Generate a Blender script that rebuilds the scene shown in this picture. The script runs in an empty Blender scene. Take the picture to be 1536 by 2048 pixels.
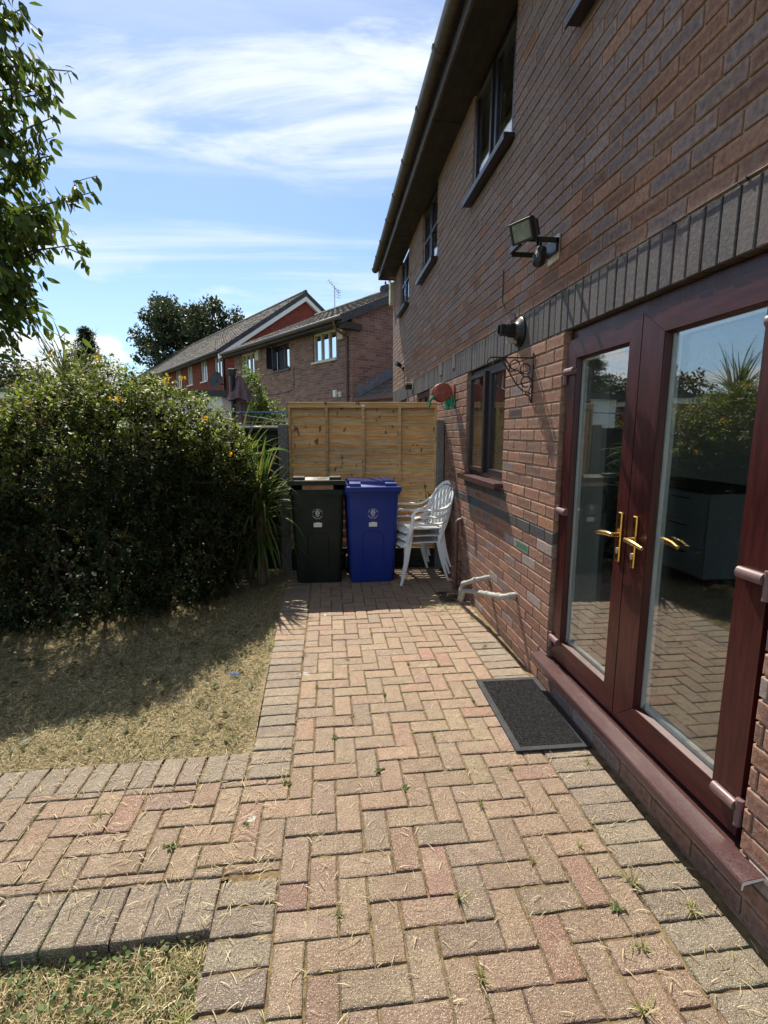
import bpy, bmesh, math, random
import numpy as np
from mathutils import Vector, Matrix
random.seed(7); RNG = np.random.default_rng(7)
sc = bpy.context.scene
COL = sc.collection
R = math.radians

# ---------------------------------------------------------------- camera
cam_d = bpy.data.cameras.new("camera"); cam = bpy.data.objects.new("camera", cam_d); COL.objects.link(cam)
cam_d.sensor_fit = 'VERTICAL'; cam_d.sensor_height = 36.0; cam_d.sensor_width = 27.0
cam_d.lens = 985.0 / 2048 * 36.0
cam_d.clip_start = 0.05; cam_d.clip_end = 2000
cam.location = (0, 0, 1.55)
cam.rotation_euler = (R(90 - 9.17), 0, R(-6.46))
sc.camera = cam

# ---------------------------------------------------------------- light
SUNV = Vector((-0.78, 2.95, 4.1)).normalized()
SUN_EL = math.asin(SUNV.z); SUN_AZ = math.atan2(SUNV.x, SUNV.y)   # clockwise from +Y
sd = bpy.data.lights.new("sun", 'SUN'); sun = bpy.data.objects.new("sun", sd); COL.objects.link(sun)
sd.energy = 4.3; sd.angle = R(0.53); sd.color = (1.0, 0.92, 0.79)
sun.rotation_euler = SUNV.to_track_quat('Z', 'Y').to_euler()
sun.location = (-10, 30, 40)

w = bpy.data.worlds.new("World"); sc.world = w; w.use_nodes = True
nt = w.node_tree; nt.nodes.clear(); N = nt.nodes; L = nt.links
out = N.new('ShaderNodeOutputWorld'); bg = N.new('ShaderNodeBackground'); bg.inputs['Strength'].default_value = 0.084
sky = N.new('ShaderNodeTexSky'); sky.sky_type = 'NISHITA'; sky.sun_disc = False
sky.sun_elevation = SUN_EL; sky.sun_rotation = SUN_AZ; sky.altitude = 30; sky.air_density = 1.0; sky.dust_density = 0.35; sky.ozone_density = 4.0
tc = N.new('ShaderNodeTexCoord'); sep = N.new('ShaderNodeSeparateXYZ'); L.new(tc.outputs['Generated'], sep.inputs[0])
def mth(nt, op, a, b=None, c=None, clamp=False):
    n = nt.nodes.new('ShaderNodeMath'); n.operation = op; n.use_clamp = clamp
    for i, v in enumerate((a, b, c)):
        if v is None: continue
        if isinstance(v, (int, float)): n.inputs[i].default_value = v
        else: nt.links.new(v, n.inputs[i])
    return n.outputs[0]
def rng(nt, v, a, b, c=0.0, d=1.0, smooth=True):
    n = nt.nodes.new('ShaderNodeMapRange'); n.interpolation_type = 'SMOOTHSTEP' if smooth else 'LINEAR'
    nt.links.new(v, n.inputs[0])
    for i, x in enumerate((a, b, c, d)): n.inputs[i + 1].default_value = x
    return n.outputs[0]
# cloud layer: the view direction projected on a flat sheet high above
zc = mth(nt, 'MAXIMUM', sep.outputs[2], 0.02)
zz = mth(nt, 'ADD', zc, 0.10)
px = mth(nt, 'DIVIDE', sep.outputs[0], zz); py = mth(nt, 'DIVIDE', sep.outputs[1], zz)
cmb = N.new('ShaderNodeCombineXYZ'); L.new(px, cmb.inputs[0]); L.new(py, cmb.inputs[1])
def noise(nt, vec, scale, detail=6, rough=0.55, dist=0.0, rot=None, scl=None, loc=None):
    if rot is not None or scl is not None or loc is not None:
        mp = nt.nodes.new('ShaderNodeMapping'); nt.links.new(vec, mp.inputs[0])
        if rot: mp.inputs['Rotation'].default_value = rot
        if scl: mp.inputs['Scale'].default_value = scl
        if loc: mp.inputs['Location'].default_value = loc
        vec = mp.outputs[0]
    n = nt.nodes.new('ShaderNodeTexNoise'); nt.links.new(vec, n.inputs['Vector'])
    n.inputs['Scale'].default_value = scale; n.inputs['Detail'].default_value = detail
    n.inputs['Roughness'].default_value = rough; n.inputs['Distortion'].default_value = dist
    return n.outputs['Fac']
wisp = noise(nt, cmb.outputs[0], 1.5, 9, 0.62, 0.9, rot=(0, 0, R(-28)), scl=(0.55, 1.5, 1), loc=(3.1, 1.2, 0))
soft = noise(nt, cmb.outputs[0], 0.75, 5, 0.5, 0.5, rot=(0, 0, R(-20)), scl=(0.7, 1.2, 1), loc=(0.6, 4.3, 0))
edge = mth(nt, 'ADD', sep.outputs[2], mth(nt, 'MULTIPLY', mth(nt, 'SUBTRACT', soft, 0.5), 0.30))
hi = rng(nt, edge, 0.33, 0.47)                                    # the cirrus sheet fills the upper sky
body_ = rng(nt, mth(nt, 'ADD', mth(nt, 'MULTIPLY', wisp, 0.7), mth(nt, 'MULTIPLY', soft, 0.3)), 0.43, 0.60, 0.06, 1.0)
m1 = mth(nt, 'MULTIPLY', hi, body_)
thin = noise(nt, cmb.outputs[0], 0.9, 7, 0.6, 0.4, rot=(0, 0, R(-8)), scl=(0.35, 2.2, 1), loc=(1.0, 7.7, 0))
m1 = mth(nt, 'MAXIMUM', m1, mth(nt, 'MULTIPLY', rng(nt, thin, 0.46, 0.70, 0, 0.65), rng(nt, sep.outputs[2], 0.10, 0.2)))
# small cumulus close to the horizon
cum = noise(nt, tc.outputs['Generated'], 3.6, 5, 0.5, 0.1, scl=(1, 1, 3.0), loc=(1.7, 0.35, 0.2))
cband = mth(nt, 'MULTIPLY', rng(nt, sep.outputs[2], 0.02, 0.09), rng(nt, sep.outputs[2], 0.32, 0.14))
m2 = mth(nt, 'MULTIPLY', rng(nt, cum, 0.52, 0.60), cband)
shade = rng(nt, noise(nt, tc.outputs['Generated'], 9, 4, 0.5, 0, scl=(1, 1, 2)), 0.35, 0.65, 0.72, 1.0)
hz = N.new('ShaderNodeMix'); hz.data_type = 'RGBA'; L.new(rng(nt, sep.outputs[2], 0.30, 0.02, 0, 0.80), hz.inputs[0]); L.new(sky.outputs[0], hz.inputs[6]); hz.inputs[7].default_value = (3.6, 5.6, 7.4, 1)
mx1 = N.new('ShaderNodeMix'); mx1.data_type = 'RGBA'; L.new(m1, mx1.inputs[0]); L.new(hz.outputs[2], mx1.inputs[6]); mx1.inputs[7].default_value = (5.9, 6.4, 6.9, 1)
cc = N.new('ShaderNodeMix'); cc.data_type = 'RGBA'; L.new(shade, cc.inputs[0]); cc.inputs[6].default_value = (4.5, 4.9, 5.5, 1); cc.inputs[7].default_value = (7.0, 7.2, 7.4, 1)
mx2 = N.new('ShaderNodeMix'); mx2.data_type = 'RGBA'; L.new(m2, mx2.inputs[0]); L.new(mx1.outputs[2], mx2.inputs[6]); L.new(cc.outputs[2], mx2.inputs[7])
L.new(mx2.outputs[2], bg.inputs[0]); L.new(bg.outputs[0], out.inputs[0])

sc.view_settings.view_transform = 'Standard'; sc.view_settings.look = 'None'
sc.view_settings.exposure = 1.0; sc.view_settings.gamma = 1.0
try: sc.view_settings.use_curve_mapping = False
except Exception: pass
sc.cycles.max_bounces = 7; sc.cycles.diffuse_bounces = 3; sc.cycles.glossy_bounces = 4; sc.cycles.transparent_max_bounces = 16
sc.cycles.caustics_reflective = False; sc.cycles.caustics_refractive = False
sc.cycles.sample_clamp_indirect = 4.0

# ---------------------------------------------------------------- materials
class Mat:
    def __init__(s, name, rough=0.7, spec=0.4, metal=0.0):
        s.m = bpy.data.materials.new(name); s.m.use_nodes = True; s.nt = s.m.node_tree
        s.b = s.nt.nodes['Principled BSDF']; s.b.inputs['Roughness'].default_value = rough
        s.b.inputs['Specular IOR Level'].default_value = spec; s.b.inputs['Metallic'].default_value = metal
        s._o = None
    def obj(s):
        if s._o is None: s._o = s.nt.nodes.new('ShaderNodeTexCoord').outputs['Object']
        return s._o
    def attr(s, name='Col'):
        n = s.nt.nodes.new('ShaderNodeAttribute'); n.attribute_name = name; return n.outputs['Color']
    def rgb(s, c):
        n = s.nt.nodes.new('ShaderNodeRGB'); n.outputs[0].default_value = (*c, 1); return n.outputs[0]
    def mix(s, f, a, b, mode='MIX'):
        n = s.nt.nodes.new('ShaderNodeMix'); n.data_type = 'RGBA'; n.blend_type = mode
        for i, v in ((0, f), (6, a), (7, b)):
            if isinstance(v, (int, float)): n.inputs[i].default_value = v
            elif isinstance(v, tuple): n.inputs[i].default_value = (*v, 1)
            else: s.nt.links.new(v, n.inputs[i])
        return n.outputs[2]
    def noise(s, *a, vec=None, **k): return noise(s.nt, vec if vec is not None else s.obj(), *a, **k)
    def rng(s, *a, **k): return rng(s.nt, *a, **k)
    def math(s, *a, **k): return mth(s.nt, *a, **k)
    def color(s, c):
        if isinstance(c, tuple): s.b.inputs['Base Color'].default_value = (*c, 1)
        else: s.nt.links.new(c, s.b.inputs['Base Color'])
    def rough(s, v): s.nt.links.new(v, s.b.inputs['Roughness'])
    def bump(s, h, strength=0.4, dist=0.005):
        n = s.nt.nodes.new('ShaderNodeBump'); n.inputs['Strength'].default_value = strength; n.inputs['Distance'].default_value = dist
        s.nt.links.new(h, n.inputs['Height']); s.nt.links.new(n.outputs[0], s.b.inputs['Normal'])
MT = {}
def grimy(name, c, dirt, rough=0.55):
    m = Mat(name, rough, 0.35); a = m.noise(3.5, 7, 0.75); b = m.noise(60, 4, 0.6); d = m.noise(14, 5, 0.8, scl=(3, 3, .4))
    k = m.mix(m.rng(a, 0.48, 0.72, 0, 0.40), c, dirt); k = m.mix(m.rng(d, 0.62, 0.72, 0, 0.30), k, dirt); m.color(k); m.bump(b, 0.2, 0.0008); m.rough(m.rng(a, 0.35, 0.7, rough * .8, min(1, rough * 1.4))); MT[name] = m.m
def simple(name, c, rough=0.6, spec=0.4, metal=0.0, var=0.15, scale=30, bump=0.1, bd=0.002, vs=None):
    m = Mat(name, rough, spec, metal)
    n = m.noise(scale, 5, 0.6, scl=vs)
    d = tuple(x * (1 - var) for x in c); u = tuple(min(1, x * (1 + var)) for x in c)
    m.color(m.mix(m.rng(n, 0.3, 0.7), d, u))
    if bump: m.bump(n, bump, bd)
    n2 = m.noise(scale * 0.3, 3, 0.5); m.rough(m.rng(n2, 0.3, 0.7, rough * 0.85, min(1, rough * 1.15)))
    MT[name] = m.m; return m.m

# bricks of the house (real bricks, tint per brick in attribute Col)
m = Mat('house_brick', 0.88, 0.25)
a = m.attr(); n1 = m.noise(45, 6, 0.65); n2 = m.noise(9, 4, 0.6); n3 = m.noise(220, 3, 0.6)
c = m.mix(m.rng(n1, 0.35, 0.7), a, m.mix(1.0, a, (0.62, 0.56, 0.56), 'MULTIPLY'))
c = m.mix(m.rng(n2, 0.55, 0.75, 0, 0.35), c, (0.24, 0.20, 0.18)); n4 = m.noise(2.3, 7, 0.7); n5 = m.noise(1.1, 6, 0.7, loc=(5, 1, 2)); c = m.mix(m.rng(n4, 0.60, 0.74, 0, 0.40), c, (0.40, 0.35, 0.31)); c = m.mix(m.rng(n5, 0.52, 0.70, 0, 0.45), c, m.mix(1.0, c, (0.58, 0.55, 0.54), 'MULTIPLY'))
m.color(c); m.bump(m.math('ADD', m.math('MULTIPLY', n1, 1.0), m.math('MULTIPLY', n3, 0.45)), 0.75, 0.006); MT['house_brick'] = m.m
m = Mat('dark_brick', 0.7, 0.35)
a = m.attr(); n1 = m.noise(60, 5, 0.6); n3 = m.noise(260, 3, 0.6)
m.color(m.mix(m.rng(n1, 0.4, 0.7, 0, 0.4), a, (0.16, 0.15, 0.15))); m.bump(m.math('ADD', n1, m.math('MULTIPLY', n3, 0.6)), 0.5, 0.003); MT['dark_brick'] = m.m
simple('mortar', (0.31, 0.245, 0.19), 0.95, 0.1, var=0.25, scale=60, bump=0.8, bd=0.004)
# pavers
m = Mat('paver', 0.72, 0.55)
a = m.attr(); n1 = m.noise(26, 5, 0.65); n2 = m.noise(5, 5, 0.6); fl = m.noise(330, 2, 0.5); fl2 = m.noise(150, 3, 0.7); st = m.noise(2.2, 6, 0.7)
c = m.mix(m.rng(n1, 0.35, 0.7, 0.0, 0.65), a, m.mix(1.0, a, (0.66, 0.64, 0.62), 'MULTIPLY'))
f3 = m.noise(95, 3, 0.8)
c = m.mix(m.rng(f3, 0.35, 0.65, 0.0, 0.45), c, m.mix(1.0, c, (0.50, 0.46, 0.42), 'MULTIPLY'))
c = m.mix(m.rng(fl, 0.58, 0.66, 0, 0.85), c, (0.60, 0.53, 0.42))
c = m.mix(m.rng(fl2, 0.57, 0.68, 0, 0.75), c, (0.05, 0.04, 0.034))
c = m.mix(m.rng(n2, 0.60, 0.74, 0, 0.35), c, (0.46, 0.40, 0.30))
c = m.mix(m.rng(st, 0.55, 0.70, 0, 0.45), c, (0.13, 0.10, 0.07)); s2 = m.noise(3.4, 7, 0.75, loc=(9, 3, 0)); c = m.mix(m.rng(s2, 0.54, 0.68, 0, 0.40), c, (0.42, 0.34, 0.22))
lich = m.noise(7.5, 2, 0.4, loc=(4, 2, 1)); c = m.mix(m.rng(lich, 0.765, 0.785, 0, 0.75), c, (0.62, 0.60, 0.53))
m.color(c); m.bump(m.math('ADD', m.math('MULTIPLY', n1, 1.0), m.math('ADD', m.math('MULTIPLY', f3, 1.2), fl2)), 1.0, 0.006); MT['paver'] = m.m
m = Mat('joint_dirt', 0.95, 0.1)
n1 = m.noise(18, 6, 0.7); n2 = m.noise(70, 4, 0.7)
c = m.mix(m.rng(n1, 0.35, 0.6), (0.10, 0.066, 0.036), (0.20, 0.145, 0.075)); c = m.mix(m.rng(n2, 0.55, 0.7, 0, 0.5), c, (0.08, 0.08, 0.03))
m.color(c); m.bump(n2, 0.8, 0.004); MT['joint_dirt'] = m.m
m = Mat('lawn_soil', 0.95, 0.1)
n1 = m.noise(3.2, 6, 0.7); n2 = m.noise(60, 5, 0.75, scl=(1, 2.2, 1)); n3 = m.noise(160, 4, 0.7, scl=(2.5, 1, 1))
c = m.mix(m.rng(n2, 0.38, 0.62), (0.16, 0.12, 0.065), (0.50, 0.41, 0.25)); c = m.mix(m.rng(n1, 0.5, 0.68, 0, 0.6), c, (0.10, 0.11, 0.035))
c = m.mix(m.rng(n3, 0.55, 0.7, 0, 0.6), c, (0.52, 0.43, 0.26))
m.color(c); m.bump(m.math('ADD', n2, n3), 1.0, 0.012); MT['lawn_soil'] = m.m
m = Mat('far_ground', 0.95, 0.1); n1 = m.noise(0.6, 6, 0.7); n2 = m.noise(12, 5, 0.7)
m.color(m.mix(m.rng(n1, 0.4, 0.6), m.mix(m.rng(n2, 0.4, 0.6), (0.07, 0.10, 0.03), (0.12, 0.15, 0.05)), (0.20, 0.18, 0.10))); m.bump(n2, 0.6, 0.02); MT['far_ground'] = m.m

def foliage(name, rough=0.42, trans=0.35, spec=0.5, tint=(1.0, 1.25, 0.45)):
    m = Mat(name, rough, spec); a = m.attr(); n1 = m.noise(14, 3, 0.6)
    c = m.mix(m.rng(n1, 0.35, 0.7, 0, 0.5), a, m.mix(1.0, a, (0.7, 0.72, 0.6), 'MULTIPLY')); m.color(c)
    t = m.nt.nodes.new('ShaderNodeBsdfTranslucent'); m.nt.links.new(m.mix(1.0, c, tuple(min(1, 1.7 * x) for x in tint), 'MULTIPLY'), t.inputs[0])
    mxs = m.nt.nodes.new('ShaderNodeMixShader'); mxs.inputs[0].default_value = trans
    m.nt.links.new(m.b.outputs[0], mxs.inputs[1]); m.nt.links.new(t.outputs[0], mxs.inputs[2])
    m.nt.links.new(mxs.outputs[0], m.nt.nodes['Material Output'].inputs[0]); MT[name] = m.m
foliage('leaf', 0.50, 0.50, 0.3); foliage('leaf_far', 0.55, 0.25); foliage('straw', 0.6, 0.25, 0.3, (1.1, 1.0, 0.7)); foliage('petal', 0.5, 0.4, 0.3, (1, 0.9, 0.4))
simple('bark', (0.11, 0.08, 0.055), 0.9, 0.2, var=0.4, scale=25, bump=0.8, bd=0.01, vs=(1, 1, 0.3))
simple('brown_upvc', (0.045, 0.009, 0.008), 0.36, 0.35, var=0.35, scale=14, bump=0.10, bd=0.0008, vs=(4, 4, 0.35))
simple('brown_upvc_rail', (0.045, 0.009, 0.008), 0.36, 0.35, var=0.35, scale=14, bump=0.10, bd=0.0008, vs=(4, 0.35, 4))
simple('sill_upvc', (0.060, 0.026, 0.026), 0.34, 0.55, var=0.7, scale=260, bump=0.25, bd=0.001)
simple('frame_dark', (0.022, 0.016, 0.018), 0.35, 0.5, var=0.2, scale=30, bump=0.05)
simple('hinge_brown', (0.15, 0.085, 0.085), 0.45, 0.5, var=0.15, scale=40, bump=0.1)
simple('spacer', (0.70, 0.73, 0.70), 0.35, 0.5, var=0.08)
simple('gasket', (0.012, 0.012, 0.012), 0.6, 0.3)
simple('brass', (0.78, 0.50, 0.16), 0.22, 0.5, 1.0, var=0.15, scale=60, bump=0.08, bd=0.0005)
simple('soffit', (0.030, 0.022, 0.020), 0.6, 0.3, var=0.3, scale=8, bump=0.1)
simple('gutter', (0.075, 0.058, 0.050), 0.45, 0.4, var=0.3, scale=12, bump=0.1)
simple('black_metal', (0.012, 0.012, 0.013), 0.42, 0.5, var=0.3, scale=60, bump=0.2, bd=0.0008)
simple('black_plastic', (0.010, 0.011, 0.012), 0.35, 0.5, var=0.2, scale=40, bump=0.1)
simple('grey_pipe', (0.34, 0.335, 0.31), 0.5, 0.4, var=0.22, scale=25, bump=0.15)
simple('brown_pipe', (0.13, 0.062, 0.048), 0.5, 0.4, var=0.25, scale=25, bump=0.1)
simple('cream_plastic', (0.50, 0.44, 0.33), 0.5, 0.4, var=0.12, scale=15, bump=0.05)
grimy('white_chair', (0.84, 0.84, 0.82), (0.52, 0.50, 0.45), 0.45)
simple('white_paint', (0.72, 0.72, 0.70), 0.4, 0.4, var=0.06)
simple('logo_white', (0.62, 0.64, 0.64), 0.5, 0.3, var=0.1)
grimy('green_bin', (0.008, 0.014, 0.008), (0.035, 0.034, 0.026), 0.55)
grimy('blue_bin', (0.008, 0.030, 0.22), (0.045, 0.06, 0.17), 0.5)
simple('cardboard', (0.40, 0.24, 0.14), 0.85, 0.2, var=0.12, scale=20, bump=0.1)
simple('rubber', (0.028, 0.030, 0.032), 0.7, 0.3, var=0.25, scale=80, bump=0.3, bd=0.001)
m = Mat('mat_pile', 0.95, 0.15); n1 = m.noise(260, 3, 0.8); n2 = m.noise(24, 3, 0.6)
c = m.mix(m.rng(n1, 0.52, 0.66), (0.006, 0.006, 0.007), (0.12, 0.12, 0.12)); m.color(m.mix(m.rng(n2, 0.6, 0.75, 0, 0.35), c, (0.05, 0.05, 0.055))); m.bump(n1, 1.0, 0.006); MT['mat_pile'] = m.m
simple('concrete', (0.17, 0.165, 0.15), 0.92, 0.2, var=0.35, scale=70, bump=0.6, bd=0.003)
simple('dark_fence', (0.030, 0.028, 0.026), 0.9, 0.2, var=0.4, scale=20, bump=0.4, bd=0.003, vs=(0.3, 1, 3))
# new timber: grain along x, knots
m = Mat('timber', 0.72, 0.3); a = m.attr()
g = m.noise(16, 6, 0.6, 0.6, scl=(0.25, 1, 5)); kn = m.noise(8.5, 2, 0.4, 0.3, scl=(1.6, 1, 0.9), loc=(2, 0, 1)); kn2 = m.noise(13.0, 2, 0.4, 0.2, scl=(1.7, 1, 0.8), loc=(7, 0, 3))
c = m.mix(m.rng(g, 0.38, 0.66), m.mix(1.0, a, (0.68, 0.60, 0.50), 'MULTIPLY'), a)
c = m.mix(m.rng(kn, 0.67, 0.71, 0, 0.85), c, (0.085, 0.035, 0.014)); c = m.mix(m.rng(kn2, 0.69, 0.72, 0, 0.8), c, (0.10, 0.045, 0.018))
wz = m.noise(3.0, 6, 0.7, loc=(3, 3, 3)); c = m.mix(m.rng(wz, 0.52, 0.72, 0, 0.45), c, (0.26, 0.23, 0.18)); m.color(c); m.bump(g, 0.35, 0.002); MT['timber'] = m.m
simple('terracotta', (0.27, 0.075, 0.05), 0.6, 0.35, var=0.2, scale=20, bump=0.1)
simple('hose_green', (0.02, 0.30, 0.17), 0.45, 0.4, var=0.2, scale=20, bump=0)
simple('lamp_glass', (0.20, 0.22, 0.18), 0.25, 0.5, var=0.25, scale=20, bump=0.1)
simple('lead', (0.13, 0.15, 0.18), 0.6, 0.4, var=0.2, scale=10, bump=0.1)
simple('umbrella_cloth', (0.16, 0.11, 0.12), 0.85, 0.2, var=0.2, scale=14, bump=0.15)
simple('blue_line', (0.05, 0.22, 0.55), 0.5, 0.3)
simple('steel', (0.5, 0.5, 0.5), 0.35, 0.5, 0.8)
simple('curtain', (0.5, 0.5, 0.48), 0.9, 0.1, var=0.1, scale=30, bump=0.3, bd=0.01, vs=(6, 6, 0.1))
simple('room_paint', (0.32, 0.315, 0.30), 0.9, 0.1); simple('cabinet', (0.46, 0.47, 0.47), 0.45, 0.4, var=0.05)
simple('room_floor', (0.10, 0.08, 0.07), 0.5, 0.4)
simple('tile_grey', (0.125, 0.108, 0.092), 0.85, 0.25, var=0.35, scale=3.5, bump=0.3, bd=0.01)
simple('tile_brown', (0.10, 0.085, 0.075), 0.85, 0.25, var=0.35, scale=3.5, bump=0.3, bd=0.01)
simple('slate_dark', (0.04, 0.042, 0.048), 0.6, 0.35, var=0.3, scale=5, bump=0.2)
simple('dead_leaf', (0.22, 0.13, 0.05), 0.8, 0.2, var=0.4)
simple('vent_grey', (0.21, 0.17, 0.15), 0.6)
# glass: clear, mirror-like at a glance
def glassmat(name, f0=0.1, tint=(0.95, 0.97, 0.96), wav=0.12):
    g_ = bpy.data.materials.new(name); g_.use_nodes = True; t_ = g_.node_tree; t_.nodes.clear()
    o_ = t_.nodes.new('ShaderNodeOutputMaterial'); mx = t_.nodes.new('ShaderNodeMixShader'); tr = t_.nodes.new('ShaderNodeBsdfTransparent'); gl = t_.nodes.new('ShaderNodeBsdfGlossy')
    ge = t_.nodes.new('ShaderNodeNewGeometry'); dt = t_.nodes.new('ShaderNodeVectorMath'); dt.operation = 'DOT_PRODUCT'; t_.links.new(ge.outputs['Incoming'], dt.inputs[0]); t_.links.new(ge.outputs['Normal'], dt.inputs[1])
    c5 = mth(t_, 'POWER', mth(t_, 'SUBTRACT', 1.0, mth(t_, 'ABSOLUTE', dt.outputs['Value']), clamp=True), 5.0); fr = mth(t_, 'ADD', mth(t_, 'MULTIPLY', c5, 1 - f0), f0, clamp=True)   # Schlick reflectance of one surface
    tr.inputs[0].default_value = (*tint, 1); gl.inputs['Roughness'].default_value = 0.0; gl.inputs[0].default_value = (0.95, 0.97, 1, 1)
    tcx = t_.nodes.new('ShaderNodeTexCoord'); nn = noise(t_, tcx.outputs['Object'], 1.6, 2, 0.4); bp = t_.nodes.new('ShaderNodeBump'); bp.inputs['Strength'].default_value = wav; bp.inputs['Distance'].default_value = 0.012
    t_.links.new(nn, bp.inputs['Height']); t_.links.new(bp.outputs[0], gl.inputs['Normal'])
    t_.links.new(fr, mx.inputs[0]); t_.links.new(tr.outputs[0], mx.inputs[1]); t_.links.new(gl.outputs[0], mx.inputs[2]); t_.links.new(mx.outputs[0], o_.inputs[0]); MT[name] = g_
glassmat('glass', 0.16); glassmat('inner_glass', 0.04)
# far brickwork in one sheet
def farbrick(name, c1, c2, mo, contrast=1.0):
    m = Mat(name, 0.9, 0.2); s_ = m.nt.nodes.new('ShaderNodeSeparateXYZ'); m.nt.links.new(m.obj(), s_.inputs[0])
    u = m.math('ADD', s_.outputs[0], s_.outputs[1]); cb = m.nt.nodes.new('ShaderNodeCombineXYZ'); m.nt.links.new(u, cb.inputs[0]); m.nt.links.new(s_.outputs[2], cb.inputs[1])
    b = m.nt.nodes.new('ShaderNodeTexBrick'); m.nt.links.new(cb.outputs[0], b.inputs['Vector']); b.inputs['Scale'].default_value = 1.0
    b.inputs['Brick Width'].default_value = 0.225; b.inputs['Row Height'].default_value = 0.075; b.inputs['Mortar Size'].default_value = 0.008; b.inputs['Mortar Smooth'].default_value = 0.3; b.inputs['Bias'].default_value = 0.0
    b.inputs['Color1'].default_value = (*c1, 1); b.inputs['Color2'].default_value = (*c2, 1); b.inputs['Mortar'].default_value = (*mo, 1)
    n = m.noise(3.0, 5, 0.7); m.color(m.mix(m.rng(n, 0.35, 0.7, 0, 0.5), b.outputs['Color'], m.mix(1.0, b.outputs['Color'], (0.7, 0.66, 0.66), 'MULTIPLY')))
    m.bump(m.math('SUBTRACT', 1.0, b.outputs['Fac']), 0.8, 0.01); MT[name] = m.m
farbrick('far_brick_brown', (0.29, 0.17, 0.135), (0.15, 0.09, 0.08), (0.29, 0.22, 0.18))
farbrick('far_brick_red', (0.27, 0.058, 0.035), (0.20, 0.042, 0.03), (0.17, 0.09, 0.07))

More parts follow.
